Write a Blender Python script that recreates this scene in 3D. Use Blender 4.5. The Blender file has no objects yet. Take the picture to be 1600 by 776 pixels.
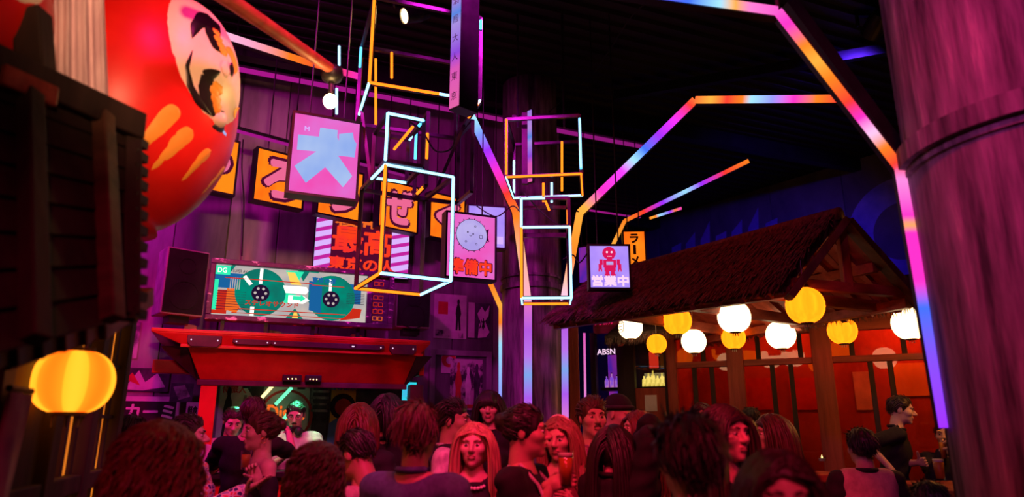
import bpy, math, random
import numpy as np
from mathutils import Matrix, Vector

SC = bpy.context.scene
COL = SC.collection
PI = math.pi

# ------------------------------------------------------------------ camera
CAMZ, PITCH, F = 1.60, math.radians(14.8), 1067.0
cam_data = bpy.data.cameras.new('camera')
cam_data.sensor_width = 36.0
cam_data.lens = 36.0 * F / 1600.0
cam_data.clip_start = 0.05
cam_data.dof.use_dof = True
cam_data.dof.focus_distance = 5.6
cam_data.dof.aperture_fstop = 1.5
cam = bpy.data.objects.new('camera', cam_data)
COL.objects.link(cam)
cam.location = (0, 0, CAMZ)
cam.rotation_euler = (PI / 2 + PITCH, 0, 0)
SC.camera = cam

# ------------------------------------------------------------------ world, exposure
world = bpy.data.worlds.new('night')
SC.world = world
world.use_nodes = True
world.node_tree.nodes['Background'].inputs['Color'].default_value = (0.010, 0.002, 0.012, 1)
world.node_tree.nodes['Background'].inputs['Strength'].default_value = 0.15
SC.view_settings.view_transform = 'Standard'
SC.view_settings.look = 'None'
SC.view_settings.exposure = 0.0
SC.view_settings.gamma = 1.0
SC.view_settings.use_curve_mapping = False
try:
    SC.cycles.use_denoising = True
    SC.cycles.max_bounces = 6
    SC.cycles.diffuse_bounces = 3
    SC.cycles.glossy_bounces = 3
    SC.cycles.transparent_max_bounces = 12
    SC.cycles.caustics_reflective = False
    SC.cycles.caustics_refractive = False
    SC.cycles.sample_clamp_indirect = 4.0
except Exception:
    pass

# stage lamps hung from the ceiling: location, target, colour, watts, spot degrees, blend
STAGE_LAMPS = [
    ((-1.9, 2.6, 4.95), (-1.6, 7.0, 2.8), (1.0, 0.012, 0.60), 300, 80, 0.9),
    ((-0.2, 3.4, 4.95), (-0.5, 7.4, 2.0), (1.0, 0.02, 0.75), 420, 52, 0.9),
    ((-4.6, 4.4, 4.30), (-3.2, 5.9, 2.6), (1.0, 0.012, 0.8), 190, 80, 0.9),
    ((0.1, 1.2, 4.90), (-1.45, 4.3, 1.4), (1.0, 0.025, 0.30), 560, 44, 0.8),
    ((-0.4, 1.2, 4.90), (0.25, 4.0, 1.4), (1.0, 0.02, 0.09), 520, 46, 0.8),
    ((0.6, 0.4, 4.90), (1.25, 3.4, 1.3), (1.0, 0.015, 0.05), 400, 46, 0.8),
    ((-1.0, 1.4, 4.95), (-2.2, 5.4, 2.2), (1.0, 0.012, 0.02), 560, 36, 0.5),
    ((-1.2, -1.6, 4.6), (2.25, 2.2, 2.9), (0.80, 0.08, 0.66), 400, 36, 0.9),
    ((3.2, 5.4, 5.0), (3.2, 9.9, 3.3), (0.10, 0.02, 1.0), 420, 70, 0.9),
    ((0.3, 2.4, 4.95), (1.5, 5.6, 2.9), (1.0, 0.02, 0.06), 150, 50, 0.9),
    ((0.15, 4.6, 4.95), (0.2, 6.4, 1.3), (0.9, 0.02, 0.7), 60, 45, 0.9),
    ((0.9, -1.6, 2.55), (-1.22, 2.65, 3.15), (1.0, 0.42, 0.22), 950, 22, 0.8),  # added warm lamp behind the viewer, brightens the daruma and the cloth
    ((0.3, -2.4, 4.6), (0.2, 2.0, 1.5), (1.0, 0.03, 0.12), 480, 42, 0.8),  # added red fill from behind the viewer, lifts the nearest heads out of black
]

# ------------------------------------------------------------------ geometry helpers
CT, ST = math.cos(PITCH), math.sin(PITCH)

def P(px, py, D):
    """world point seen at pixel (px, py) at world distance y = D"""
    xx, yy = (px - 800) / F, (388 - py) / F
    dy, dz = CT - yy * ST, ST + yy * CT
    return Vector((xx / dy * D, D, CAMZ + dz / dy * D))

def PZ(px, py, z):
    xx, yy = (px - 800) / F, (388 - py) / F
    dy, dz = CT - yy * ST, ST + yy * CT
    D = (z - CAMZ) * dy / dz
    return Vector((xx / dy * D, D, z))

class Fr:
    """a vertical frame: local x along phi, local y away from the viewer, z up"""
    def __init__(s, ox, oy, phi):
        s.ox, s.oy, s.phi = ox, oy, math.radians(phi)
        s.u = Vector((math.cos(s.phi), math.sin(s.phi), 0)); s.n = Vector((-math.sin(s.phi), math.cos(s.phi), 0))
    def at(s, px, py, off=0.0):
        a = P(px, py, 1.0) - Vector((0, 0, CAMZ))
        o = Vector((s.ox, s.oy, 0)) + s.n * off
        t = o.dot(s.n) / a.dot(s.n)
        w = a * t
        return ((w - o).dot(s.u), w.z + CAMZ)
    def w(s, x, y, z=0.0):
        return Vector((s.ox, s.oy, z)) + s.u * x + s.n * y
    def loc(s, p):
        d = Vector((p[0] - s.ox, p[1] - s.oy, 0))
        return Vector((d.dot(s.u), d.dot(s.n), p[2]))

class MB:
    def __init__(s):
        s.v, s.f, s.m, s.u = [], [], [], []
    def add(s, vs, fs, m=0, us=None):
        b = len(s.v)
        s.v.extend(tuple(p) for p in vs)
        s.u.extend(us if us is not None else [0.0] * len(vs))
        s.f.extend(tuple(b + i for i in f) for f in fs)
        s.m.extend([m] * len(fs))
        return s
    def box(s, x0, x1, y0, y1, z0, z1, m=0):
        vs = [(x, y, z) for z in (z0, z1) for y in (y0, y1) for x in (x0, x1)]
        return s.add(vs, [(0, 2, 3, 1), (4, 5, 7, 6), (0, 1, 5, 4), (2, 6, 7, 3), (0, 4, 6, 2), (1, 3, 7, 5)], m)
    def hexa(s, pts, m=0):
        """8 points: bottom four (ccw from above), top four"""
        return s.add(pts, [(3, 2, 1, 0), (4, 5, 6, 7), (0, 1, 5, 4), (1, 2, 6, 5), (2, 3, 7, 6), (3, 0, 4, 7)], m)
    def bar(s, p, q, w, h, up=(0, 0, 1), m=0, us=(0, 1)):
        p, q = Vector(p), Vector(q)
        d = (q - p).normalized()
        upv = Vector(up)
        if abs(d.dot(upv)) > .97: upv = Vector((0, 1, 0))
        r = d.cross(upv).normalized() * (w / 2); t = r.cross(d).normalized() * (h / 2)
        vs, uu = [], []
        for c, k in ((p, us[0]), (q, us[1])):
            vs += [c - r - t, c + r - t, c + r + t, c - r + t]; uu += [k] * 4
        return s.add(vs, [(0, 1, 2, 3), (7, 6, 5, 4), (1, 0, 4, 5), (2, 1, 5, 6), (3, 2, 6, 7), (0, 3, 7, 4)], m, uu)
    def tube(s, pts, r, n=8, m=0, caps=True, flat=1.0):
        pts = [Vector(p) for p in pts]
        rs = [r] * len(pts) if not hasattr(r, '__len__') else r
        L = [0]
        for a, b in zip(pts, pts[1:]): L.append(L[-1] + (b - a).length)
        tot = L[-1] or 1
        vs, us, ref = [], [], None
        for i, p in enumerate(pts):
            d = (pts[min(i + 1, len(pts) - 1)] - pts[max(i - 1, 0)]).normalized()
            if ref is None:
                ref = Vector((0, 0, 1)) if abs(d.z) < .9 else Vector((1, 0, 0))
            x = d.cross(ref)
            if x.length < 1e-5: x = d.cross(Vector((0, 1, .1)))
            x.normalize(); y = x.cross(d).normalized(); ref = y
            for k in range(n):
                a = 2 * PI * k / n
                vs.append(p + x * (math.cos(a) * rs[i]) + y * (math.sin(a) * rs[i] * flat)); us.append(L[i] / tot)
        fs = []
        for i in range(len(pts) - 1):
            for k in range(n):
                a, b = i * n + k, i * n + (k + 1) % n
                fs.append((a, b, b + n, a + n))
        if caps:
            fs.append(tuple(range(n - 1, -1, -1))); fs.append(tuple(range((len(pts) - 1) * n, len(pts) * n)))
        return s.add(vs, fs, m, us)
    def lathe(s, prof, n=16, m=0, c=(0, 0, 0), axis='z'):
        vs, fs = [], []
        for r, z in prof:
            for k in range(n):
                a = 2 * PI * k / n
                p = (r * math.cos(a), r * math.sin(a), z)
                if axis == 'y': p = (p[0], p[2], p[1])
                vs.append((c[0] + p[0], c[1] + p[1], c[2] + p[2]))
        for i in range(len(prof) - 1):
            for k in range(n):
                a, b = i * n + k, i * n + (k + 1) % n
                f = (a, b, b + n, a + n)
                fs.append(f if axis == 'z' else f[::-1])
        fs.append(tuple(range(n - 1, -1, -1))); fs.append(tuple(range((len(prof) - 1) * n, len(prof) * n)))
        return s.add(vs, fs, m)
    def ell(s, c, r, n=14, k=9, m=0, R=None):
        vs, fs = [], []
        if not hasattr(r, '__len__'): r = (r, r, r)
        for i in range(k + 1):
            t = PI * i / k
            for j in range(n):
                a = 2 * PI * j / n
                p = Vector((r[0] * math.sin(t) * math.cos(a), r[1] * math.sin(t) * math.sin(a), -r[2] * math.cos(t)))
                if R is not None: p = R @ p
                vs.append((c[0] + p[0], c[1] + p[1], c[2] + p[2]))
        for i in range(k):
            for j in range(n):
                a, b = i * n + j, i * n + (j + 1) % n
                fs.append((a, b, b + n, a + n))
        return s.add(vs, fs, m)
    def prism(s, poly, y0, y1, m=0):
        """polygon in the xz plane, thick along y"""
        n = len(poly)
        ar = sum(poly[i][0] * poly[(i + 1) % n][1] - poly[(i + 1) % n][0] * poly[i][1] for i in range(n))
        if ar < 0: poly = poly[::-1]
        vs = [(x, y0, z) for x, z in poly] + [(x, y1, z) for x, z in poly]
        fs = [tuple(range(n)), tuple(range(2 * n - 1, n - 1, -1))]
        fs += [((i + 1) % n, i, n + i, n + (i + 1) % n) for i in range(n)]
        return s.add(vs, fs, m)
    def xform(s, M):
        s.v = [tuple(M @ Vector(p)) for p in s.v]; return s
    def build(s, name, mats, parent=None, loc=None, rot=None, smooth=False, bev=0, ulayer=False):
        me = bpy.data.meshes.new(name)
        me.from_pydata(s.v, [], s.f)
        return finish(me, name, mats, parent, loc, rot, smooth, bev, s.m, s.u if ulayer else None)

def finish(me, name, mats, parent=None, loc=None, rot=None, smooth=False, bev=0, mi=None, us=None):
    if not isinstance(mats, (list, tuple)): mats = [mats]
    for m in mats: me.materials.append(MAT[m] if isinstance(m, str) else m)
    if mi is not None and len(mats) > 1: me.polygons.foreach_set('material_index', mi)
    if smooth: me.polygons.foreach_set('use_smooth', [True] * len(me.polygons))
    if us is not None:
        at = me.attributes.new('along', 'FLOAT', 'POINT'); at.data.foreach_set('value', us)
    me.update()
    o = bpy.data.objects.new(name, me)
    COL.objects.link(o)
    if parent is not None: o.parent = parent
    if loc is not None: o.location = loc
    if rot is not None: o.rotation_euler = rot
    if bev:
        b = o.modifiers.new('bevel', 'BEVEL'); b.width = bev; b.segments = 2; b.limit_method = 'ANGLE'
    return o

def dup(o, parent=None, loc=None, rot=None, name=None):
    c = o.copy(); COL.objects.link(c)
    if parent is not None: c.parent = parent
    if loc is not None: c.location = loc
    if rot is not None: c.rotation_euler = rot
    return c

def tag(o, label, cat, group=None, kind=None):
    o['label'] = label; o['category'] = cat
    if group: o['group'] = group
    if kind: o['kind'] = kind
    return o

def thing(name, label, cat, loc=(0, 0, 0), rz=0.0, group=None, rot=None):
    o = bpy.data.objects.new(name, None)
    o.empty_display_size = .1
    COL.objects.link(o)
    o.location = loc
    o.rotation_euler = rot if rot is not None else (0, 0, rz)
    return tag(o, label, cat, group)

def struct(o, label=None):
    o['kind'] = 'structure'
    if label: o['label'] = label
    return o

_fc = {}
def text_arrays(body, size=1.0, extrude=.004, offset=0.0, spacing=1.0):
    key = (body, offset, spacing)
    if key not in _fc:
        c = bpy.data.curves.new('lettering', 'FONT')
        c.body = body; c.size = 1.0; c.offset = offset; c.align_x = 'CENTER'; c.align_y = 'CENTER'
        c.resolution_u = 3; c.space_character = spacing
        o = bpy.data.objects.new('lettering', c)
        COL.objects.link(o)
        me = bpy.data.meshes.new_from_object(o)
        v = np.zeros(len(me.vertices) * 3); me.vertices.foreach_get('co', v); v = v.reshape(-1, 3)
        f = [tuple(p.vertices) for p in me.polygons]
        bpy.data.objects.remove(o); bpy.data.curves.remove(c); bpy.data.meshes.remove(me)
        if len(v): v[:, :2] -= (v[:, :2].max(0) + v[:, :2].min(0)) / 2
        _fc[key] = (v, f)
    return _fc[key]

def text(name, body, mat, parent, x, z, w, h, y, offset=0.0, rot=0.0, depth=0.003, shear=0.0, spacing=1.0):
    """flat lettering facing local -y, fitted into w x h around (x, z), front at y"""
    v, f = text_arrays(body, spacing=spacing)
    if not len(v): return None
    span = v[:, :2].max(0) - v[:, :2].min(0)
    X = v[:, 0] * (w / max(span[0], 1e-6)); Z = v[:, 1] * (h / max(span[1], 1e-6))
    X = X + shear * Z
    mb = MB()
    n = len(v)
    ec = {}
    for q in f:
        for i in range(len(q)):
            e = (q[i], q[(i + 1) % len(q)]); ec[e] = 1
    fs = list(f) + [tuple(n + i for i in q[::-1]) for q in f]
    for (a, b) in list(ec):
        if (b, a) not in ec: fs.append((b, a, n + a, n + b))
    # bold strokes: the glyph is stamped a few times around its place
    r = offset * h * 1.15 / max(1, body.count('\n') + 1)
    for k in range(9 if r > 0 else 1):
        dx, dz, yy = (0, 0, y) if k == 0 else (r * math.cos(k * PI / 4), r * math.sin(k * PI / 4), y + .00006 * k)
        mb.add([(x + a + dx, yy, z + b + dz) for a, b in zip(X, Z)] + [(x + a + dx, yy + depth, z + b + dz) for a, b in zip(X, Z)], fs)
    return mb.build(name, mat, parent)

# ------------------------------------------------------------------ materials
MAT = {}
def lin(h):
    h = h.lstrip('#')
    c = [int(h[i:i + 2], 16) / 255 for i in (0, 2, 4)]
    return tuple(x / 12.92 if x <= .04045 else ((x + .055) / 1.055) ** 2.4 for x in c)

def nt(name):
    m = bpy.data.materials.new(name); m.use_nodes = True
    t = m.node_tree; t.nodes.clear()
    out = t.nodes.new('ShaderNodeOutputMaterial')
    MAT[name] = m
    return m, t, out

def ramp(t, stops, interp='LINEAR'):
    r = t.nodes.new('ShaderNodeValToRGB'); e = r.color_ramp.elements; r.color_ramp.interpolation = interp
    while len(e) > 1: e.remove(e[-1])
    e[0].position = stops[0][0]; e[0].color = (*stops[0][1], 1)
    for p, c in stops[1:]:
        k = e.new(p); k.color = (*c, 1)
    return r

def coords(t, scale=(1, 1, 1), rot=(0, 0, 0)):
    c = t.nodes.new('ShaderNodeTexCoord'); mp = t.nodes.new('ShaderNodeMapping')
    mp.inputs['Scale'].default_value = scale; mp.inputs['Rotation'].default_value = rot
    t.links.new(c.outputs['Object'], mp.inputs['Vector'])
    return mp.outputs['Vector']

def noisy(name, c1, c2, scale=(4, 4, 4), rough=.6, metal=0.0, bump=.2, detail=5, lo=.35, hi=.65, spec=.4, bdist=.02, c3=None, d3=.15):
    m, t, out = nt(name)
    b = t.nodes.new('ShaderNodeBsdfPrincipled')
    vec = coords(t, scale)
    n = t.nodes.new('ShaderNodeTexNoise'); n.inputs['Scale'].default_value = 1.0; n.inputs['Detail'].default_value = detail
    n.inputs['Roughness'].default_value = .62
    t.links.new(vec, n.inputs['Vector'])
    st = [(lo, c1), (hi, c2)] + ([(min(hi + d3, 1), c3)] if c3 else [])
    r = ramp(t, st); t.links.new(n.outputs['Fac'], r.inputs['Fac'])
    t.links.new(r.outputs['Color'], b.inputs['Base Color'])
    b.inputs['Roughness'].default_value = rough; b.inputs['Metallic'].default_value = metal
    b.inputs['Specular IOR Level'].default_value = spec
    if bump:
        bp = t.nodes.new('ShaderNodeBump'); bp.inputs['Strength'].default_value = bump; bp.inputs['Distance'].default_value = bdist
        t.links.new(n.outputs['Fac'], bp.inputs['Height']); t.links.new(bp.outputs['Normal'], b.inputs['Normal'])
    t.links.new(b.outputs['BSDF'], out.inputs['Surface'])
    return m

def glow(name, col, strength=1.0, c2=None, scale=(3, 3, 3)):
    """a surface that gives off light (lit sign, lantern, neon)"""
    m, t, out = nt(name)
    e = t.nodes.new('ShaderNodeEmission'); e.inputs['Strength'].default_value = strength
    e.inputs['Color'].default_value = (*col, 1)
    if c2 is not None:
        n = t.nodes.new('ShaderNodeTexNoise'); n.inputs['Scale'].default_value = 1.0; n.inputs['Detail'].default_value = 3
        t.links.new(coords(t, scale), n.inputs['Vector'])
        r = ramp(t, [(.38, col), (.62, c2)]); t.links.new(n.outputs['Fac'], r.inputs['Fac']); t.links.new(r.outputs['Color'], e.inputs['Color'])
    t.links.new(e.outputs['Emission'], out.inputs['Surface'])
    return m

def ledmat(name, stops, strength, reps=1.0):
    m, t, out = nt(name)
    e = t.nodes.new('ShaderNodeEmission'); e.inputs['Strength'].default_value = strength
    a = t.nodes.new('ShaderNodeAttribute'); a.attribute_name = 'along'
    mu = t.nodes.new('ShaderNodeMath'); mu.operation = 'MULTIPLY'; mu.inputs[1].default_value = reps
    fr = t.nodes.new('ShaderNodeMath'); fr.operation = 'FRACT'
    r = ramp(t, stops)
    t.links.new(a.outputs['Fac'], mu.inputs[0]); t.links.new(mu.outputs[0], fr.inputs[0]); t.links.new(fr.outputs[0], r.inputs['Fac'])
    t.links.new(r.outputs['Color'], e.inputs['Color']); t.links.new(e.outputs['Emission'], out.inputs['Surface'])
    return m

def glassmat(name, tint, refl=(1, 1, 1), rough=.02, ior=1.5):
    m, t, out = nt(name)
    tr = t.nodes.new('ShaderNodeBsdfTransparent'); tr.inputs['Color'].default_value = (*tint, 1)
    gl = t.nodes.new('ShaderNodeBsdfGlossy'); gl.inputs['Roughness'].default_value = rough; gl.inputs['Color'].default_value = (*refl, 1)
    lw_ = t.nodes.new('ShaderNodeLayerWeight'); lw_.inputs['Blend'].default_value = .5
    pw_ = t.nodes.new('ShaderNodeMath'); pw_.operation = 'POWER'; pw_.inputs[1].default_value = 4.0; t.links.new(lw_.outputs['Facing'], pw_.inputs[0])
    fr = t.nodes.new('ShaderNodeMath'); fr.operation = 'MULTIPLY_ADD'; fr.inputs[1].default_value = .85; fr.inputs[2].default_value = ((ior - 1) / (ior + 1)) ** 2; t.links.new(pw_.outputs[0], fr.inputs[0])
    mx = t.nodes.new('ShaderNodeMixShader')
    t.links.new(fr.outputs[0], mx.inputs[0]); t.links.new(tr.outputs[0], mx.inputs[1]); t.links.new(gl.outputs[0], mx.inputs[2])
    t.links.new(mx.outputs[0], out.inputs['Surface'])
    return m

def plain(name, col, rough=.6, metal=0.0, spec=.4):
    m, t, out = nt(name)
    b = t.nodes.new('ShaderNodeBsdfPrincipled')
    n = t.nodes.new('ShaderNodeTexNoise'); n.inputs['Scale'].default_value = 14; n.inputs['Detail'].default_value = 3
    t.links.new(coords(t), n.inputs['Vector'])
    r = ramp(t, [(.3, tuple(x * .82 for x in col)), (.7, tuple(min(1, x * 1.12) for x in col))])
    t.links.new(n.outputs['Fac'], r.inputs['Fac']); t.links.new(r.outputs['Color'], b.inputs['Base Color'])
    b.inputs['Roughness'].default_value = rough; b.inputs['Metallic'].default_value = metal
    b.inputs['Specular IOR Level'].default_value = spec
    t.links.new(b.outputs['BSDF'], out.inputs['Surface'])
    return m

noisy('concrete_floor', (.03, .028, .03), (.08, .075, .08), (2, 2, 2), .35, bump=.05)
noisy('ceiling_metal', (.012, .011, .014), (.022, .02, .025), (.6, 6, 6), .55, .3, bump=.05)
noisy('wall_metal', (.16, .12, .16), (.40, .34, .40), (3, 3, .55), .55, .1, bump=.25, c3=(.55, .46, .5))
noisy('wall_metal_dark', (.07, .055, .075), (.22, .19, .22), (4, 4, .7), .55, .1, bump=.2)
noisy('wall_paint', (.05, .04, .07), (.16, .14, .2), (.9, .9, .6), .8, bump=.15)
noisy('column_concrete', (.045, .035, .045), (.30, .22, .27), (15, 15, 1.5), .7, bump=.5, bdist=.03, lo=.36, hi=.62, detail=9, c3=(.75, .58, .55))
noisy('black_metal', (.010, .009, .012), (.022, .02, .025), (6, 6, 6), .42, .4, bump=.05)
noisy('frame_metal', (.03, .02, .035), (.07, .05, .08), (8, 8, 8), .35, .6, bump=.05)
noisy('speaker_case', (.2, .19, .2), (.34, .32, .34), (9, 9, 9), .5, bump=.05)
noisy('black_plastic', (.008, .008, .010), (.018, .018, .02), (9, 9, 9), .5, bump=.05)
noisy('old_wood', (.045, .022, .014), (.13, .065, .04), (10, 10, 1.2), .6, bump=.3)
noisy('old_wood_h', (.045, .022, .014), (.13, .065, .04), (1.2, 10, 10), .6, bump=.3)
noisy('red_wood', (.20, .03, .016), (.40, .075, .04), (14, 14, 1.2), .5, bump=.3)
noisy('red_wood_h', (.20, .03, .016), (.40, .075, .04), (1.5, 14, 14), .5, bump=.3)
noisy('pale_wood', (.35, .2, .1), (.6, .38, .2), (2, 14, 14), .5, bump=.2)
noisy('dark_wood', (.016, .010, .008), (.045, .027, .02), (8, 8, 1.5), .7, bump=.3)
noisy('thatch', (.05, .028, .02), (.16, .085, .06), (30, 30, 8), .9, bump=.6)
noisy('thatch_dark', (.02, .012, .01), (.06, .035, .025), (26, 26, 8), .9, bump=.6)
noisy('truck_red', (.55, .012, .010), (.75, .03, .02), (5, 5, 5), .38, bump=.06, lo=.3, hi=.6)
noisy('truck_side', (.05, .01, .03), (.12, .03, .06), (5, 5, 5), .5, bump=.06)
noisy('worn_frame', (.05, .015, .07), (.10, .035, .13), (7, 7, 16), .45, bump=.1, lo=.4, hi=.58, c3=(.9, .8, .85), d3=.05)
noisy('daruma_red', (.62, .008, .006), (.82, .022, .012), (2, 2, 2), .38, bump=.04)
noisy('daruma_face', (.85, .72, .5), (.95, .88, .7), (3, 3, 3), .4, bump=.03)
noisy('daruma_gold', (.85, .42, .03), (.95, .55, .06), (5, 5, 5), .4, bump=.03)
noisy('paint_black', (.008, .007, .006), (.02, .016, .014), (6, 6, 6), .35, bump=.03)
noisy('cloth_white', (.55, .42, .48), (.82, .72, .74), (9, 9, 2), .85, bump=.4)
noisy('paper_grey', (.12, .11, .12), (.55, .5, .52), (5, 5, 4), .8, bump=.05, lo=.42, hi=.58)
noisy('paper_pale', (.5, .46, .48), (.75, .7, .7), (4, 4, 4), .8, bump=.03)
noisy('paper_dark', (.02, .02, .03), (.10, .09, .12), (6, 6, 6), .8, bump=.03)
noisy('paper_red', (.5, .03, .03), (.7, .06, .05), (6, 6, 6), .8, bump=.03)
noisy('paper_collage', (.04, .03, .05), (.62, .5, .56), (7, 7, 5), .8, bump=.03, lo=.44, hi=.54)
noisy('paper_yellow', (.75, .5, .06), (.9, .65, .12), (3, 3, 3), .8, bump=.03)
noisy('paper_blue', (.03, .12, .4), (.06, .25, .6), (5, 5, 5), .8, bump=.03)
plain('ink_black', (.012, .010, .014), .6)
plain('ink_red', (.6, .03, .03), .6)
plain('ink_white', (.8, .76, .76), .6)
plain('ink_blue', (.08, .2, .55), .6)
noisy('table_top', (.26, .06, .03), (.42, .12, .06), (1.5, 12, 12), .28, bump=.08)
noisy('beer', (.55, .2, .02), (.7, .3, .04), (3, 3, 3), .1, bump=0)
noisy('foam', (.85, .8, .7), (.95, .92, .85), (30, 30, 30), .8, bump=.2)
plain('steel', (.5, .48, .5), .3, .9)
plain('rope', (.5, .42, .34), .8)
glassmat('pane', (.80, .62, .55))
glassmat('clear_glass', (.93, .93, .93), ior=1.45)
# emitters
glow('neon_white', (.30, .70, 1.0), 2.7)
glow('neon_cyan', (.10, .55, .95), 2.2)
glow('neon_orange', (1.0, .17, .008), 2.6)
glow('neon_orange2', (1.0, .25, .012), 2.0)
glow('neon_magenta', (1.0, .03, .62), .55)
glow('lantern_yellow', (1.0, .155, .003), 3.1, (1.0, .20, .004), (16, 16, .5))
glow('lantern_white', (1.0, .66, .34), 4.0)
glow('lantern_hot', (1.0, .34, .05), 45.0)
glow('bulb_warm', (1.0, .62, .22), 14.0)
glow('bulb_bright', (1.0, .60, .20), 130.0)
glow('sign_orange', (1.0, .14, .006), 1.15, (1.0, .235, .008), (4, 4, 2.2))
glow('sign_pink', (.90, .075, .46), 1.0, (.78, .17, .66), (2.2, 2.2, 2.2))
glow('sign_violet', (.33, .20, .86), 1.1, (.48, .30, .92), (3, 3, 3))
glow('sign_blue', (.28, .42, .86), 1.0, (.42, .55, .88), (3, 3, 2))
glow('sign_lilac', (.42, .34, .80), 1.0, (.52, .44, .85), (6, 6, 6))
glow('sign_red', (.95, .03, .025), 1.0, (1.0, .05, .012), (6, 6, 6))
glow('sign_crimson', (.72, .008, .10), 1.0)
glow('sign_letter', (.86, .14, .30), 1.0)
glow('sign_dark', (.16, .006, .05), .5)
glow('sign_whitepink', (.95, .62, .85), 1.1)
glow('sign_lav', (.66, .42, .95), 1.1)
glow('screen_teal', (.0, .26, .18), 1.0, (.005, .17, .13), (6, 6, 6))
glow('screen_cream', (.66, .56, .50), .9, (.5, .46, .46), (5, 5, 5))
glow('screen_white', (.95, .92, .80), 1.5)
glow('screen_orange', (1.0, .16, .02), .9)
glow('screen_blue', (.01, .12, .34), 1.0)
glow('screen_mint', (.03, .8, .42), 1.1)
glow('screen_red', (.75, .03, .012), .8)
glow('screen_dark', (.03, .008, .05), .6)
glow('screen_yellow', (.95, .62, .1), 1.1)
glow('monitor_cyan', (.02, .55, .62), 1.3, (.05, .35, .6), (12, 12, 12))
glow('tube_green', (.15, .95, .45), 1.4)
glow('tube_warm', (1.0, .75, .3), 2.0)
glow('shoji_lit', (1.0, .26, .02), .9, (.6, .12, .01), (8, 8, 2))
glow('bottle_glow', (1.0, .75, .16), 1.2, (.5, .35, .04), (14, 14, 14))  # amber bottles glow themselves, the shelf light is put into their colour
glow('bottle_violet_glow', (.32, .10, .95), .8, (.8, .3, .6), (14, 14, 14))  # violet backlight on the bottles is put into them as their own glow
glow('shelf_light', (.9, .7, .3), .25)
glow('bar_violet', (.16, .03, .75), .5, (.5, .04, .6), (7, 7, 3))
glow('candle_flame', (1.0, .6, .15), 6.0)

OG, YO, RD, MG, VI, BL, CY, PW = (1.0, .22, .015), (1.0, .42, .05), (1.0, .04, .03), (1.0, .03, .55), (.34, .03, 1.0), (.05, .16, 1.0), (.35, .75, 1.0), (1.0, .55, .85)
ledmat('led_rainbow', [(0.0000, VI), (0.0738, (.22, .08, 1.0)), (0.1230, BL), (0.1507, MG), (0.2030, MG), (0.2122, YO), (0.2214, MG), (0.2645, (1.0, .25, .7)), (0.2829, RD), (0.3075, OG), (0.3260, PW), (0.3475, MG), (0.3690, RD), (0.4059, OG), (0.4305, YO), (0.4551, OG), (0.4859, MG), (0.5412, (1.0, .2, .6)), (0.5596, YO), (0.5781, CY), (0.6150, BL), (.72, VI), (.85, MG), (1, OG)], 1.15)
ledmat('led_rainbow2', [(0, PW), (.06, (1.0, .5, .35)), (.12, OG), (.26, YO), (.32, MG), (.40, (.8, .05, .9)), (.44, CY), (.48, BL), (.53, VI), (.58, (.8, .03, .95)), (.64, RD), (.70, YO), (.74, RD), (.78, OG), (.80, CY), (.85, (.3, .3, 1.0)), (.9, MG), (.95, OG), (1, RD)], 1.15)
ledmat('led_trunk', [(0, (.9, .12, .6)), (.35, (.95, .25, .7)), (.5, (.5, .12, 1.0)), (.62, (.25, .45, 1.0)), (.72, (.6, .2, 1.0)), (.85, (.55, .12, .9)), (1, (.9, .2, .7))], .85)
ledmat('led_left_branch', [(0, (1.0, .4, .6)), (.25, (1.0, .45, .25)), (.42, OG), (.55, RD), (.65, MG), (.78, VI), (.86, (.2, .3, 1.0)), (.93, CY), (1, (.8, .9, 1.0))], 1.1)
ledmat('led_branch_warm', [(0, OG), (.12, YO), (.2, OG), (.3, CY), (.5, (.3, .4, 1.0)), (.65, VI), (.8, OG), (1, MG)], 1.0)
ledmat('led_thin', [(0, YO), (.2, OG), (.32, RD), (.45, VI), (.6, CY), (.7, VI), (.85, RD), (1, OG)], 1.0)
ledmat('led_ceiling', [(0, PW), (.25, (1.0, .4, .6)), (.5, OG), (.8, RD), (1, MG)], 1.0)
ledmat('led_magenta', [(0, (1.0, .02, .62)), (1, (.55, .02, .38))], .42)
random.seed(7)
# ================================================================== the setting
CEIL = 5.2
FL = Fr(-2.95, 5.40, 22)          # the DJ side: booth front at local y = 0
WALLY = .85
FRR = Fr(4.96, 8.5, -52.3)        # the right-hand wall
struct(MB().box(-7, 11, -3, 15, -.1, 0).build('floor', 'concrete_floor'))

def corrugated():
    mb = MB(); u, n = FL.u, FL.n
    pitch, prof = .16, ((0, 0), (.05, 0), (.065, .035), (.145, .035), (.16, 0))
    y = -13.0
    pts = []
    while y < 12.5:
        for a, b in prof[:-1]: pts.append((y + a, b))
        y += pitch
    vs = []
    for yy, zz in pts:
        for x in (-11, 14):
            p = Vector((0, 3.0, 0)) + u * x + n * yy
            vs.append((p.x, p.y, CEIL + zz))
    fs = [(2 * i, 2 * i + 2, 2 * i + 3, 2 * i + 1) for i in range(len(pts) - 1)]
    mb.add(vs, fs)
    mb.box(-8, 12, -4, 16, CEIL + .06, CEIL + .12)
    return mb.build('ceiling', 'ceiling_metal')
struct(corrugated())

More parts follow.
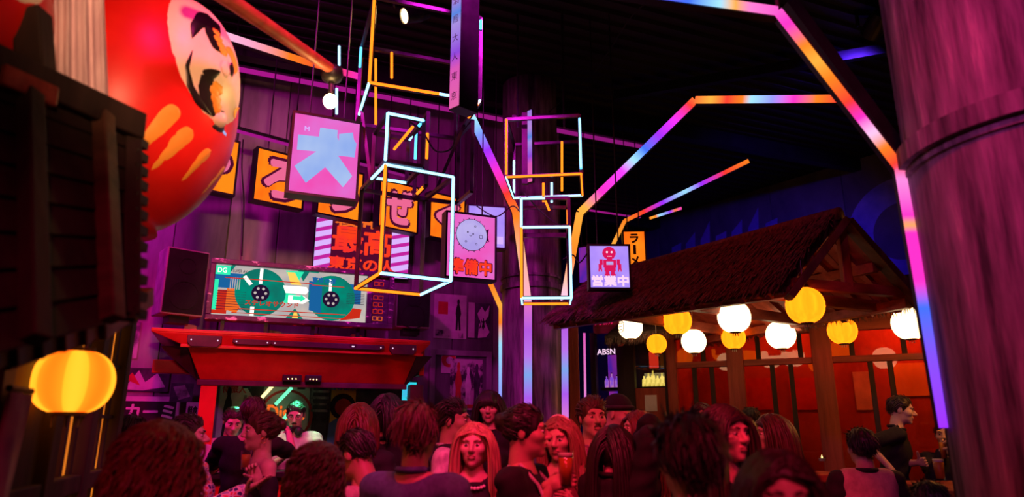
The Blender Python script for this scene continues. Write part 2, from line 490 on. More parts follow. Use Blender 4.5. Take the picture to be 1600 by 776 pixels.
def panel_wall(name, fr, s0, s1, y, z1, pw, mats, label):
    e = thing(name, label, 'wall', (fr.ox, fr.oy, 0), fr.phi); del e['category']
    struct(e)
    MB().box(s0, s1, y + .03, y + .12, 0, z1).build('backing', 'wall_metal_dark', e)
    s, k = s0, 0
    base = {}
    while s < s1 - .02:
        w = min(pw, s1 - s)
        mt = mats[k % len(mats)]
        key = (round(w, 3), mt)
        if key not in base:
            base[key] = MB().box(.004, w - .004, 0, .03, .02, z1 - .01).build('panel', mt, e, bev=.004)
            o = base[key]
        else:
            o = dup(base[key], e)
        o.location = (s, y + (.008 if (k * 7) % 3 == 0 else 0), 0)
        s += pw; k += 1
    return e
wall_back = panel_wall('wall_back', FL, -3.6, 4.15, WALLY, CEIL, .46, ['wall_metal', 'wall_metal', 'wall_metal_dark'], 'tall purple-lit metal panel wall behind the DJ booth')
wall_right = panel_wall('wall_right', FRR, -7.2, 6.0, 0.0, CEIL, 1.1, ['wall_paint'], 'dark painted wall behind the thatched bar hut')
struct(MB().box(-1.5, 9, 14.2, 14.4, 0, CEIL).build('wall_far', 'wall_metal_dark'))
struct(MB().box(-6.5, -6.3, -3, 8, 0, CEIL).build('wall_left', 'wall_metal_dark'))
struct(MB().box(-7, 11, -3.1, -2.9, 0, CEIL).build('wall_front', 'wall_metal_dark'))
struct(MB().box(9.2, 9.4, -3, 5, 0, CEIL).build('wall_side', 'wall_metal_dark'))
# painted rings on the right wall
mb = MB()
cs, cz = FRR.at(1412, 360)
N = 40
def ring(mb, cs, cz, r0, r1, y0, y1, sx=1.0, m=0, N=40, a0=0, a1=2 * PI):
    vs, fs = [], []
    for k in range(N + 1):
        a = a0 + (a1 - a0) * k / N
        for r in (r0, r1):
            for y in (y0, y1):
                vs.append((cs + r * sx * math.cos(a), y, cz + r * math.sin(a)))
    for k in range(N):
        b = 4 * k
        fs += [(b, b + 4, b + 6, b + 2), (b + 1, b + 3, b + 7, b + 5), (b, b + 1, b + 5, b + 4), (b + 2, b + 6, b + 7, b + 3)]
    mb.add(vs, fs, m)
    return mb
noisy('graffiti_blue', (.14, .12, .5), (.3, .25, .75), (2, 2, 2), .8, bump=.05)
ring(mb, cs, cz, .38, .72, -.004, 0).build('graffiti_ring', 'graffiti_blue', wall_right)
mb = MB()
gs, gz = FRR.at(1115, 385)
for k in range(7):
    x = gs - .9 + k * .3
    mb.prism([(x, gz - .35), (x + .2, gz - .35), (x + .26, gz + .2 + .12 * (k % 3)), (x + .06, gz + .16)], -.004, 0)
mb.build('graffiti_letters', 'graffiti_blue', wall_right)['kind'] = 'stuff'

# ceiling beams
def beam(name, label, p, q, w, h, mat='black_metal'):
    o = MB().bar((0, 0, 0), Vector(q) - Vector(p), w, h).build(name, mat, None, p)
    struct(o, label); return o
for k, (yy) in enumerate((3.2, 6.6, 10.0)):
    a = FL.u * -6 + FL.n * (yy - 3) + Vector((0, 3, CEIL - .09)); b = FL.u * 9 + FL.n * (yy - 3) + Vector((0, 3, CEIL - .09))
    beam('trim_%d' % (k + 1), 'black steel ceiling beam', a, b, .12, .18)
beam('trim_4', 'black steel cross beam', PZ(960, 150, 5.05), PZ(1400, 75, 5.05), .07, .1)

# big round column at the right
def column(name, label, c, R, mat, bands, seg=56):
    e = thing(name, label, 'column', (c[0], c[1], 0)); struct(e); del e['category']
    prof = [(R, 0), (R, CEIL)]
    MB().lathe([(R, z * CEIL / 12) for z in range(13)], seg).build('shaft', mat, e, smooth=True)
    for z, t, h in bands:
        MB().lathe([(R, z - h / 2), (R + t, z - h / 2 + .004), (R + t, z + h / 2 - .004), (R, z + h / 2)], seg).build('band', mat, e, smooth=False)
    return e
CR = Vector((2.08, 2.43, 0))
column('pillar', 'massive round purple-lit column at the right edge', CR, .50, 'column_concrete', [(2.66, .035, .085), (2.60, .012, .03), (.15, .04, .3)])
CC = P(830, 520, 6.75); CC.z = 0
column('pillar', 'round column behind the light strips in the middle', CC, .29, 'column_concrete', [(P(830, 447, 6.6).z, .02, .06), (P(830, 432, 6.6).z, .015, .03)], 40)

# ================================================================== light strips
def led(label, pts, w, mat, off=(.0, .03, .0), group=None, chan=True, cw=None, name='led_strip', up=(0, 1, 0), th=.012):
    pts = [Vector(p) for p in pts]
    e = thing(name, label, 'light strip', pts[0], 0, group)
    L = [0]
    for a, b in zip(pts, pts[1:]): L.append(L[-1] + (b - a).length)
    o = Vector(off); p0 = pts[0]
    mb, mc = MB(), MB()
    for i in range(len(pts) - 1):
        n = max(1, int((pts[i + 1] - pts[i]).length / .06))
        for k in range(n):
            a = pts[i].lerp(pts[i + 1], k / n) - p0; b = pts[i].lerp(pts[i + 1], (k + 1) / n) - p0
            ua = (L[i] + (L[i + 1] - L[i]) * k / n) / L[-1]; ub = (L[i] + (L[i + 1] - L[i]) * (k + 1) / n) / L[-1]
            mb.bar(a, b, w, th, up=up, us=(ua, ub))
        if chan:
            mc.bar(pts[i] + o - p0, pts[i + 1] + o - p0, cw or w * 1.15, .045, up=up)
    mb.build('diffuser', mat, e, ulayer=True)
    if chan: mc.build('channel', 'black_metal', e)
    return e
# the steel branch on the right column
D0 = 2.62
q = [P(1477, 668, D0), P(1406, 262, D0), P(1215, 17, D0), P(1040, -8, D0 - .05), P(560, -76, D0 - .15)]
le = led('broad rainbow light strip climbing the big right column', q, .040, 'led_rainbow', off=(.022, .035, .0), cw=.05)
mb = MB()
b0 = P(1500, 640, 2.72)
zk = P(1406, 262, 2.72).z
mb.bar((1.825, 2.91, 0), (1.825, 2.91, zk + .05), .055, .055)
mb.bar((1.825, 2.91, zk + .05), P(1232, 5, 2.83), .06, .06)
for pe in (P(600, -70, D0 - .12), P(1215, 10, D0 + .03)): MB().tube([pe - q[0], Vector((pe.x, pe.y, CEIL)) - q[0]], .012, 6).build('hanger_rod', 'black_metal', le)
tag(mb.build('steel_branch', 'black_metal'), 'black steel branch bracket beside the right column strip', 'bracket')
# the tree of strips on the middle column
TD = 6.30
led('pink and blue light strip down the front of the middle column', [P(825, 780, TD), P(825, 474, TD)], .072, 'led_trunk')
led('slanting branch strip from the middle column up to the tall neon frame', [P(825, 474, TD), P(806, 330, 6.1), P(730, 168, 5.75)], .072, 'led_left_branch')
led('pink and white light strip on the right of the middle column below the roof', [P(884, 780, TD + .1), P(882, 462, TD + .1)], .062, 'led_trunk')
led('rainbow branch strip bending right from the middle column to the ceiling', [P(881, 470, TD), P(906, 332, 6.15), P(1086, 156, 5.7), P(1311, 154, 5.2)], .070, 'led_rainbow2')
led('thin kinked light strip on the wall beside the poster door', [P(766, 442, 6.75), P(783, 481, 6.75), P(783, 790, 6.75)], .05, 'led_branch_warm')
led('narrow light strip on the wooden post beside the hut door', [P(913, 520, 6.9), P(917, 790, 6.9)], .022, 'led_trunk')
led('thin rainbow strip sloping up over the thatched roof', [P(957, 384, 7.3), P(976, 345, 7.3), P(1170, 251, 6.6)], .042, 'led_thin')
led('short blue strip under the ceiling over the robot sign', [P(1015, 341, 8.2), P(1065, 325, 8.0)], .03, 'led_branch_warm', chan=False)
led('warm rainbow strip crossing the ceiling beside the daruma', [PZ(330, 48, 4.6), PZ(470, 94, 4.6), PZ(562, 120, 4.6)], .06, 'led_ceiling')
led('long dim magenta strip along the ceiling beam', [PZ(300, 94, 5.05), PZ(1018, 232, 5.05)], .085, 'led_magenta', off=(0, 0, .05), up=(0, 0, 1))
led('short pink strip on the ceiling behind the violet sign', [PZ(905, 326, 5.1), PZ(1000, 340, 5.1)], .05, 'led_magenta', chan=False, up=(0, 0, 1))
e = MB().box(-.05, .05, -.05, .05, 0, P(897, 500, 6.85).z + .15).build('timber_post', 'red_wood', None, (P(897, 600, 6.85).x, 6.85, 0), bev=.006)
tag(e, 'slim brown timber post between two light strips', 'post')

# ================================================================== neon frame towers
def cuboid(A, phi, w, d, z0, z1):
    c, s_ = math.cos(math.radians(phi)), math.sin(math.radians(phi))
    def g(i, j, k):   # i along width, j into depth, k up (all 0..1)
        return Vector((A[0] + c * w * i - s_ * d * j, A[1] + s_ * w * i + c * d * j, z0 + (z1 - z0) * k))
    return g
def frame_box(e, g, neon, bw=.026, tr=.0100, skip=()):
    o = e.location
    E = {'A': ((0, 0, 0), (0, 0, 1)), 'B': ((1, 0, 0), (1, 0, 1)), 'C': ((1, 1, 0), (1, 1, 1)), 'D': ((0, 1, 0), (0, 1, 1)),
         'ab': ((0, 0, 0), (1, 0, 0)), 'bc': ((1, 0, 0), (1, 1, 0)), 'cd': ((1, 1, 0), (0, 1, 0)), 'da': ((0, 1, 0), (0, 0, 0)),
         'AB': ((0, 0, 1), (1, 0, 1)), 'BC': ((1, 0, 1), (1, 1, 1)), 'CD': ((1, 1, 1), (0, 1, 1)), 'DA': ((0, 1, 1), (0, 0, 1))}
    ctr = g(.5, .5, .5)
    for k, (a, b) in E.items():
        if k in skip: continue
        MB().bar(g(*a) - o, g(*b) - o, bw, bw).build('bar', 'frame_metal', e)
    for k, t0, t1, m in neon:
        a, b = E[k]
        p, q = g(*a), g(*b)
        mid = (p + q) / 2 - ctr
        dv = (q - p).normalized(); mid = mid - dv * mid.dot(dv); mid.normalize()
        MB().tube([p.lerp(q, t0) + Vector((0, -.022, -.006)) - o, p.lerp(q, t1) + Vector((0, -.022, -.006)) - o], tr, 8).build('neon_tube', m, e, smooth=True)
    return e
t1 = thing('neon_frame', 'tall stack of open cube frames with orange and white neon tubes', 'neon frame', (-.7, 4.3, 2.5))
gU = cuboid((-.935, 4.07), 19.7, .757, .666, 3.80, 4.45)
frame_box(t1, gU, [('A', .0, 1, 'neon_orange'), ('ab', 0, .62, 'neon_orange'), ('ab', .62, .78, 'neon_white'), ('da', .25, 1, 'neon_white'), ('bc', .0, .42, 'neon_orange'),
                   ('D', .72, .98, 'neon_cyan'), ('B', .86, .97, 'neon_cyan'), ('bc', .0, .06, 'neon_white')])
gL = cuboid((-.814, 4.13), 28.5, .475, .54, 2.535, 3.25)
frame_box(t1, gL, [('A', .0, 1, 'neon_orange'), ('AB', 0, 1, 'neon_white'), ('B', 0, 1, 'neon_white'), ('ab', 0, 1, 'neon_white'), ('bc', 0, 1, 'neon_white'),
                   ('cd', 0, 1, 'neon_orange'), ('da', 0, 1, 'neon_orange'), ('DA', .45, 1, 'neon_white')])
gM = cuboid((-.812, 4.11), 26, .245, .34, 3.27, 3.60)
frame_box(t1, gM, [('A', 0, 1, 'neon_white'), ('AB', 0, 1, 'neon_white'), ('BC', 0, .3, 'neon_cyan'), ('cd', 0, 1, 'neon_white')])
gN = cuboid((-.60, 4.5), 24, .34, .30, 3.25, 3.80)
frame_box(t1, gN, [('D', .55, .95, 'neon_cyan'), ('A', .35, .7, 'neon_orange'), ('da', .3, .8, 'neon_orange')], skip=('AB', 'CD', 'ab'))
o_ = t1.location
for a, b, m in ((P(612, 82, 4.6), P(612, 122, 4.6), 'neon_orange'), (P(587, 92, 4.9), P(587, 196, 4.9), 'neon_orange'), (P(530, 72, 4.75), P(530, 102, 4.75), 'neon_white'),
                (P(526, 138, 4.75), P(526, 178, 4.75), 'neon_white'), (P(645, 198, 4.3), P(616, 233, 4.55), 'neon_orange'), (P(655, 195, 4.3), P(640, 218, 4.5), 'neon_white')):
    MB().tube([a - o_, b - o_], .0100, 8).build('neon_tube', m, t1, smooth=True)
for x, y in ((-.935, 4.07), (-.25, 4.35)):
    MB().tube([Vector((x, y, 4.45)) - o_, Vector((x, y, CEIL)) - o_], .012, 6).build('hanger_rod', 'frame_metal', t1)
MB().bar(gU(0, .6, 0) - o_, gL(0, .6, 1) - o_, .022, .022).build('strut', 'frame_metal', t1)
MB().bar(gU(1, .6, 0) - o_, gL(1, .6, 1) - o_, .022, .022).build('strut', 'frame_metal', t1)

t2 = thing('neon_frame', 'smaller stack of open cube frames with neon before the middle column', 'neon frame', (.2, 5.4, 2.6))
hU = cuboid((-.047, 5.28), -7, .61, .53, 3.60, 4.115)
frame_box(t2, hU, [('A', .05, 1, 'neon_orange'), ('B', .08, .95, 'neon_cyan'), ('B', .1, .93, 'neon_white'), ('ab', 0, 1, 'neon_orange'), ('bc', 0, 1, 'neon_orange'), ('da', 0, 1, 'neon_white'), ('cd', .0, 1, 'neon_white'),
                   ('D', .1, .7, 'neon_white')])
pA = P(815, 465, 5.25)
z2 = P(815, 355, 5.25).z; z3 = P(815, 309, 5.25).z
hL = cuboid((pA.x, 5.25), -2, .385, .26, pA.z, z2)
frame_box(t2, hL, [('A', 0, 1, 'neon_orange'), ('AB', 0, 1, 'neon_white'), ('B', 0, 1, 'neon_white'), ('ab', 0, 1, 'neon_white'), ('bc', 0, 1, 'neon_white'), ('cd', 0, 1, 'neon_orange'), ('da', 0, 1, 'neon_white')])
hM = cuboid((pA.x, 5.27), -2, .385, .24, z2 + .01, z3)
frame_box(t2, hM, [('A', 0, 1, 'neon_white'), ('AB', 0, .5, 'neon_white'), ('bc', 0, .8, 'neon_orange'), ('C', .0, .9, 'neon_orange')])
o_ = t2.location
for a, b, m in ((P(878, 221, 5.55), P(878, 298, 5.55), 'neon_orange'), (P(849, 286, 5.3), P(849, 315, 5.3), 'neon_orange'), (P(862, 285, 5.3), P(862, 316, 5.3), 'neon_white'), (P(849, 306, 5.3), P(858, 328, 5.45), 'neon_orange')):
    MB().tube([a - o_, b - o_], .0100, 8).build('neon_tube', m, t2, smooth=True)
for x in (.05, .45):
    MB().tube([Vector((x, 5.4, 4.1)) - o_, Vector((x, 5.4, CEIL)) - o_], .012, 6).build('hanger_rod', 'frame_metal', t2)
MB().bar(P(800, 182, 5.6) - o_, P(905, 178, 5.6) - o_, .02, .02).build('bar', 'frame_metal', t2)

# ================================================================== lit signs
def lightbox(label, p, phi, w, h, depth, face, name='light_box_sign', fr=.016, hang=None, back=True, group=None):
    """p: upper left corner of the front face; local x right, y away, z up, origin at the lower left"""
    e = thing(name, label, 'sign', (p[0], p[1], p[2] - h), math.radians(phi), group)
    mb = MB()
    mb.box(0, w, .012, depth, 0, h)
    for a in ((0, w, 0, fr), (0, w, h - fr, h), (0, fr, fr, h - fr), (w - fr, w, fr, h - fr)):
        mb.box(a[0], a[1], -.006, .012, a[2], a[3])
    mb.build('housing', 'black_metal', e)
    MB().box(fr, w - fr, .004, .012, fr, h - fr).build('face', face, e)
    for x in (hang or (w * .25, w * .75)):
        MB().tube([(x, depth / 2, h), (x, depth / 2, CEIL - p[2] + h)], .006, 6).build('hanger_rod', 'black_metal', e)
    return e
DAI = [(.07, .275), (.38, .26), (.39, .137), (.66, .133), (.66, .23), (.69, .27), (.685, .18), (.90, .13), (.92, .22), (.965, .27), (.95, .455), (.69, .465),
       (.93, .705), (.80, .865), (.51, .64), (.24, .875), (.055, .68), (.36, .455), (.07, .47)]
s = lightbox('glowing pink box sign with a big pale blue cut-paper character', P(458, 172, 4.2), 24, .465, .585, .12, 'sign_pink')
MB().prism([(.016 + u * .433, .585 - .016 - v * .553) for u, v in DAI], .000, .003).build('character', 'sign_blue', s)
text('small_print', 'M', 'sign_lav', s, .10, .47, .03, .03, .000, .02)
# row of orange signs on a rail
OR = [(288, 196, 'や', True), (402, 228, 'ろ', True), (500, 250, 'う', True), (594, 270, 'ぜ', True), (672, 298, 'く', True)]
ROWH = 4.0
wher = ['partly hidden by the daruma', 'with a pink looping character left of the pink box sign', 'half hidden below the pink box sign',
        'with a pink angular character seen through the tall neon frame', 'farthest along the row beside the puffer fish sign']
for k, (px, py, ch, _) in enumerate(OR):
    p = PZ(402, 228, ROWH)
    dd = Vector((math.cos(math.radians(40)), math.sin(math.radians(40)), 0))
    # step along the rail to this pixel column
    a = (px - 800) / F / (CT - (388 - py) / F * ST)
    t = (a * p.y - p.x) / (dd.x - a * dd.y)
    w_ = .46
    s = lightbox('orange lit box sign ' + wher[k], p + dd * t, 40, w_, .50, .10, 'sign_orange', group='orange box signs hung in a row')
    text('character_outline', ch, 'sign_dark', s, w_ / 2 + .01, .245, .31, .36, .001, .075, depth=.002)
    text('character', ch, 'sign_letter', s, w_ / 2 + .01, .245, .275, .325, -.002, .05, depth=.002)
a, b = PZ(330, 205, ROWH + .12), PZ(760, 262, ROWH + .12)
p = PZ(402, 213, ROWH + .1)
dd = Vector((math.cos(math.radians(40)), math.sin(math.radians(40)), 0))
led('magenta light tube over the row of orange signs', [p - dd * .7, p + dd * 1.6], .026, 'led_magenta', off=(0, .02, .03))

s = lightbox('pink box sign with a round puffer fish drawing and red characters', P(697, 328, 5.3), 23, .445, .56, .11, 'sign_pink')
def disc(cx, cz, r, n=28, sx=1.0): return [(cx + r * sx * math.cos(2 * PI * k / n), cz + r * math.sin(2 * PI * k / n)) for k in range(n)]
mb = MB()
fx, fz, frr = .225, .375, .132
spk = []
for k in range(18):
    a = 2 * PI * k / 18
    mb.prism([(fx + frr * .97 * math.cos(a - .05), fz + frr * .97 * math.sin(a - .05)), (fx + frr * 1.14 * math.cos(a), fz + frr * 1.14 * math.sin(a)), (fx + frr * .97 * math.cos(a + .05), fz + frr * .97 * math.sin(a + .05))], .001, .003)
mb.prism([(fx + .105, fz + .045), (fx + .15, fz + .065), (fx + .14, fz + .0), (fx + .155, fz - .045), (fx + .108, fz - .03)], .001, .003)
mb.build('fish_outline', 'ink_black', s)['kind'] = 'stuff'
MB().prism(disc(fx, fz, frr + .004), .0005, .003).build('fish_edge', 'ink_black', s)
MB().prism(disc(fx, fz, frr), -.0005, .002).build('fish_body', 'sign_lilac', s)
mb = MB()
for dx, dz in ((-.035, .02), (.012, .008)): mb.prism(disc(fx + dx, fz + dz, .007, 10), -.002, .0)
mb.tube([(fx - .022 + .006 * k, -.001, fz - .004 - .008 * math.sin(PI * k / 4)) for k in range(5)], .002, 5)
for dx, dz in ((.03, .075), (-.05, -.06), (.04, -.075)): ring(mb, fx + dx, fz + dz, .006, .009, -.002, 0, N=10)
ring(mb, fx + .08, fz - .01, .013, .017, -.002, 0, N=12)
mb.build('fish_face', 'ink_black', s)['kind'] = 'stuff'
text('characters_outline', '準備中', 'sign_dark', s, .2225, .105, .36, .13, .000, .06, depth=.002)
text('characters', '準備中', 'sign_red', s, .2225, .105, .345, .12, -.003, .035, depth=.002)

s = lightbox('plain glowing violet box sign behind the puffer fish sign', P(730, 318, 6.0), 12, .37, .42, .1, 'sign_violet')
MB().box(.03, .34, .001, .003, .05, .12).build('print', 'sign_lav', s)

s = lightbox('violet box sign with a red toy robot and pale characters', P(918, 381, 5.35), 1, .345, .375, .10, 'sign_violet')
def rb(mb, u0, u1, v0, v1): mb.box(.345 * u0, .345 * u1, .0, .003, .375 * (1 - v1), .375 * (1 - v0))
mb = MB()
mb.prism(disc(.345 * .5, .375 * (1 - .2), .052, 18, 1.05), .0, .003)
rb(mb, .40, .61, .20, .32); rb(mb, .44, .57, .30, .36); rb(mb, .36, .66, .35, .52); rb(mb, .27, .345, .34, .46); rb(mb, .675, .75, .34, .46)
rb(mb, .245, .32, .44, .57); rb(mb, .70, .775, .44, .57); rb(mb, .38, .64, .50, .60); rb(mb, .40, .49, .58, .68); rb(mb, .53, .62, .58, .68)
rb(mb, .24, .265, .55, .61); rb(mb, .30, .325, .55, .61); rb(mb, .695, .72, .55, .61); rb(mb, .755, .78, .55, .61)
rb(mb, .38, .50, .66, .70); rb(mb, .52, .64, .66, .70)
mb.build('robot_print', 'sign_crimson', s)
mb = MB()
rb(mb, .43, .59, .39, .46)
mb.xform(Matrix.Translation((0, -.003, 0)))
mb.build('robot_chest', 'sign_lilac', s)
mb = MB()
for u in (.45, .56): mb.prism(disc(.345 * u, .375 * .82, .009, 10), -.003, 0)
rb(mb, .45, .56, .265, .28)
mb.build('robot_eyes', 'sign_whitepink', s)['kind'] = 'stuff'
text('characters', '営業中', 'sign_whitepink', s, .175, .072, .29, .085, .0, .035, depth=.003)

pR = P(972, 360, 7.1)
s = lightbox('tall narrow orange sign with black vertical characters behind the roof ridge', pR, -4, .25, .75, .1, 'sign_orange')
for k, ch in enumerate('ラーメン屋'):
    text('character', ch if ch != 'ー' else '｜', 'ink_black', s, .125, .66 - .125 * k, .085 if ch != 'ー' else .02, .095, .0, .05, depth=.003)
pB = P(905, 372, 7.4)
s = lightbox('deep blue lit sign edge left of the robot sign', P(902, 385, 7.2), -30, .13, .42, .08, 'bar_violet')

# vertical sign boxes inside the towers
def vsign(label, D, x_l, x_m, x_r, ytop, ybot, m_l):
    pm = P(x_m, ybot, D); pt = P(x_m, ytop, D)
    e = thing('vertical_sign', label, 'sign', (pm.x, pm.y, pm.z))
    wl = (x_m - x_l) / F * D * 1.25; wr = (x_r - x_m) / F * D * 1.25
    h = pt.z - pm.z
    a, b = Vector((-wl * .75, wl * .66, 0)), Vector((wr * .75, wr * .66, 0))
    up = Vector((0, 0, h)); z = Vector((0, 0, 0))
    MB().hexa([z, b, a + b, a, z + up, b + up, a + b + up, a + up]).build('housing', 'black_metal', e)
    n = Vector((-.66, -.75, 0)) * .004
    i = .06
    pts = [a * (1 - i) + up * .01 + n, a * i + up * .01 + n, a * i + up * .99 + n, a * (1 - i) + up * .99 + n]
    MB().add(pts + [p - n for p in pts], [(0, 1, 2, 3), (7, 6, 5, 4), (0, 4, 5, 1), (2, 6, 7, 3), (1, 5, 6, 2), (3, 7, 4, 0)], 0, [0, 0, 1, 1, 0, 0, 1, 1]).build('face', m_l, e, ulayer=True)
    return e, a, up, n
ledmat('sign_vertical', [(0, (1.0, .16, .5)), (.25, (.9, .12, .6)), (.35, (.35, .08, .9)), (.55, (.5, .35, .95)), (.62, (.12, .3, .95)), (.75, (.6, .3, .9)), (1, (.4, .25, .9))], .8, 1.0)
e, a, up, n = vsign('tall lit vertical sign in the upper cube of the tall neon frame', 4.0, 697, 718, 750, -70, 166, 'sign_vertical')
for k, ch in enumerate('酒居大人東京'):
    v, f = text_arrays(ch)
    ww = a.length * .6
    pts = [a * (.5) - a.normalized() * (x * ww) + Vector((0, 0, up.z * (.08 + .125 * (5 - k)) + z * ww * 1.1)) + n * 1.6 for x, z, _ in v]
    MB().add(pts, f).build('character', 'ink_black', e)
e, a, up, n = vsign('slim dark vertical sign inside the smaller neon frame', 5.3, 824, 832, 836, 170, 284, 'sign_vertical')
MB().box(-.085, -.03, .04, .08, 0, up.z * .98).build('side_panel', 'black_metal', e)
# ================================================================== DJ booth
BE = thing('dj_booth', 'red truck-like DJ booth with flared canopy under the cassette screen', 'booth', (FL.ox, FL.oy, 0), FL.phi)
def fx(px, py, off=0.0): return FL.at(px, py, off)
yb = -.10
sl, zt = fx(237, 514, yb); sr, zt2 = fx(671, 531, yb)
zt = (zt + zt2) / 2
zb = (fx(300, 542, yb)[1] + fx(640, 552, yb)[1]) / 2
sl2 = fx(292, 545, yb)[0]; sr2 = fx(652, 553, yb)[0]
zl = (fx(310, 594, .08)[1] + fx(640, 599, .08)[1]) / 2
sl3 = fx(312, 594, .08)[0]; sr3 = fx(632, 598, .08)[0]
mb = MB()
# tray: flared top band with chamfered left and right noses
mb.hexa([(sl2 - .02, yb, zb), (sr2 + .02, yb, zb), (sr2 + .02, .75, zb), (sl2 - .02, .75, zb), (sl, yb - .04, zt - .03), (sr, yb - .04, zt - .03), (sr, .75, zt - .03), (sl, .75, zt - .03)])
mb.box(sl, sr, yb - .04, .75, zt - .03, zt)
mb.build('canopy_tray', 'truck_red', BE, bev=.006)
mb = MB()
mb.hexa([(sl3, .08, zl), (sr3, .08, zl), (sr3, .7, zl), (sl3, .7, zl), (sl2, yb + .01, zb), (sr2, yb + .01, zb), (sr2, .7, zb), (sl2, .7, zb)])
mb.build('canopy_hopper', 'truck_red', BE, bev=.005)
MB().box(sl2 - .05, sr2 + .05, yb - .012, yb + .05, zb - .012, zb + .012).build('edge_strip', 'truck_red', BE, bev=.003)
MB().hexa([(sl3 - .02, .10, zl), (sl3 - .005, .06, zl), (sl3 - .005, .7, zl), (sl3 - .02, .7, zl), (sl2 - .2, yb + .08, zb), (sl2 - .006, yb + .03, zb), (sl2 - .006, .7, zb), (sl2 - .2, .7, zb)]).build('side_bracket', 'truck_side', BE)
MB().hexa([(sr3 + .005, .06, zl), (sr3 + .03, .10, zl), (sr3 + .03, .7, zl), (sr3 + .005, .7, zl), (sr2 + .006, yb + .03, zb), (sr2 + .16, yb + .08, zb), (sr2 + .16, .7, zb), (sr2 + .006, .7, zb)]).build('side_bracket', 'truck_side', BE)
for a, b in ((293, 347), (364, 424), (424, 558), (545, 600), (608, 650)):
    s0, z0 = fx(a, 528, yb); s1 = fx(b, 530, yb)[0]
    big = b - a > 50 and (a < 300 or a > 600) or a > 600
    hh = .052 if (a < 300 or a > 600) else .022
    c = .03
    zc = (zt - .03 + zb) / 2 - .002
    y0 = yb - .034 + (.0)
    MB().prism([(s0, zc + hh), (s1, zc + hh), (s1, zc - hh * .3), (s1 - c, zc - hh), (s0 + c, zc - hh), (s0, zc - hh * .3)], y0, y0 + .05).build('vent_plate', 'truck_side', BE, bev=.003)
    for x in (s0 + .03, s1 - .03): MB().ell((x, y0, zc), .006, 8, 5).build('marker_lamp', 'sign_whitepink', BE)
for a, b in ((441, 471), (476, 502)):
    s0, z0 = fx(a, 590, .06); s1 = fx(b, 590, .06)[0]
    MB().box(s0, s1, .02, .06, zl + .0, zl + .055).build('vent', 'black_plastic', BE, bev=.006)
    mb = MB()
    for k in range(3): mb.ell((s0 + (s1 - s0) * (.3 + .2 * k), .018, zl + .02), .004, 6, 4)
    mb.build('indicator', 'bulb_warm', BE)['kind'] = 'stuff'
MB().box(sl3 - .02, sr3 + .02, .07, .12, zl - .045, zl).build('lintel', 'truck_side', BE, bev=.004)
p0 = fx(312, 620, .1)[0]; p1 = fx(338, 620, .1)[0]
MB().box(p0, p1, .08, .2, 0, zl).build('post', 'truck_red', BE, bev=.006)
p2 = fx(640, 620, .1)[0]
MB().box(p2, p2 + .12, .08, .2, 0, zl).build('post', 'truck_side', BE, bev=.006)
MB().box(p0, p2 + .1, .02, .12, .0, 1.22).build('front_panel', 'truck_red', BE, bev=.01)
MB().box(p0 - .02, p2 + .12, -.06, .40, 1.22, 1.27).build('counter', 'black_plastic', BE, bev=.008)
MB().box(sl + .0, sl + .35, .3, .42, zb - .19, zb - .08).build('side_step', 'truck_red', BE, bev=.005)
MB().box(sr2 + .06, sr + .0, .05, .3, zb - .17, zt - .02).build('side_block', 'truck_red', BE, bev=.005)
STAGE = struct(MB().box(-.3, 3.5, -.75, .84, 0, .17).build('floor_stage', 'dark_wood', None, (FL.ox, FL.oy, 0), (0, 0, FL.phi)), 'low dark stage step below the booth')
# small cyan monitor beside the booth
s0, z0 = fx(628, 625, .25); s1, z1 = fx(651, 597, .25)
e = thing('monitor', 'small cyan screen on the right post of the booth', 'monitor', FL.w(s0, .25, z0), FL.phi)
MB().box(-.012, s1 - s0 + .012, .004, .05, -.012, z1 - z0 + .012).build('casing', 'black_plastic', e, bev=.004)
MB().box(0, s1 - s0, 0, .004, 0, z1 - z0).build('screen', 'monitor_cyan', e)

# ------------------------------------------------------------------ cassette screen
yc = .22
c0, ca = fx(331, 400, yc); c1, cb = fx(616, 430, yc); zc1 = (ca + cb) / 2
zc0 = (fx(328, 499, yc)[1] + fx(612, 514, yc)[1]) / 2
W, H = c1 - c0, zc1 - zc0
e = thing('cassette_screen', 'lit cassette tape screen in a chipped purple frame over the booth', 'screen', FL.w(c0, yc, zc0), FL.phi)
fr = .045
mb = MB()
mb.box(0, W, .02, .12, 0, H)
for a in ((0, W, 0, fr), (0, W, H - fr, H), (0, fr, fr, H - fr), (W - fr, W, fr, H - fr), (W * .845, W * .875, fr, H - fr)): mb.box(a[0], a[1], -.03, .02, a[2], a[3])
mb.build('frame', 'worn_frame', e, bev=.006)
X0, X1, Z0, Z1 = fr, W * .845, fr, H - fr
SW, SH = X1 - X0, Z1 - Z0
def sx(u): return X0 + SW * u
def sz(v): return Z1 - SH * v
MB().box(X0, X1, .012, .02, Z0, Z1).build('screen', 'screen_cream', e)
def shape(name, mat, polys, layer):
    y = .012 - .0012 * layer
    if len(polys) > 4:
        mb = MB()
        for pl in polys: mb.prism([(sx(u), sz(v)) for u, v in pl], y, y + .0012)
        mb.build(name, mat, e)['kind'] = 'stuff'
        return
    for pl in polys: MB().prism([(sx(u), sz(v)) for u, v in pl], y, y + .0012).build(name, mat, e)
def rr(u0, u1, v0, v1): return [(u0, v0), (u1, v0), (u1, v1), (u0, v1)]
as_ = SW / SH
def dsk(u, v, r, n=30): return [(u + r / as_ * math.cos(2 * PI * k / n), v + r * math.sin(2 * PI * k / n)) for k in range(n)]
shape('blue_block', 'screen_blue', [rr(0, .30, .16, .46), rr(.60, .96, .2, .62)], 1)
shape('orange_block', 'screen_orange', [rr(.08, .16, .46, .9), [(.13, .5), (.22, .5), (.15, .95), (.10, .9)]], 2)
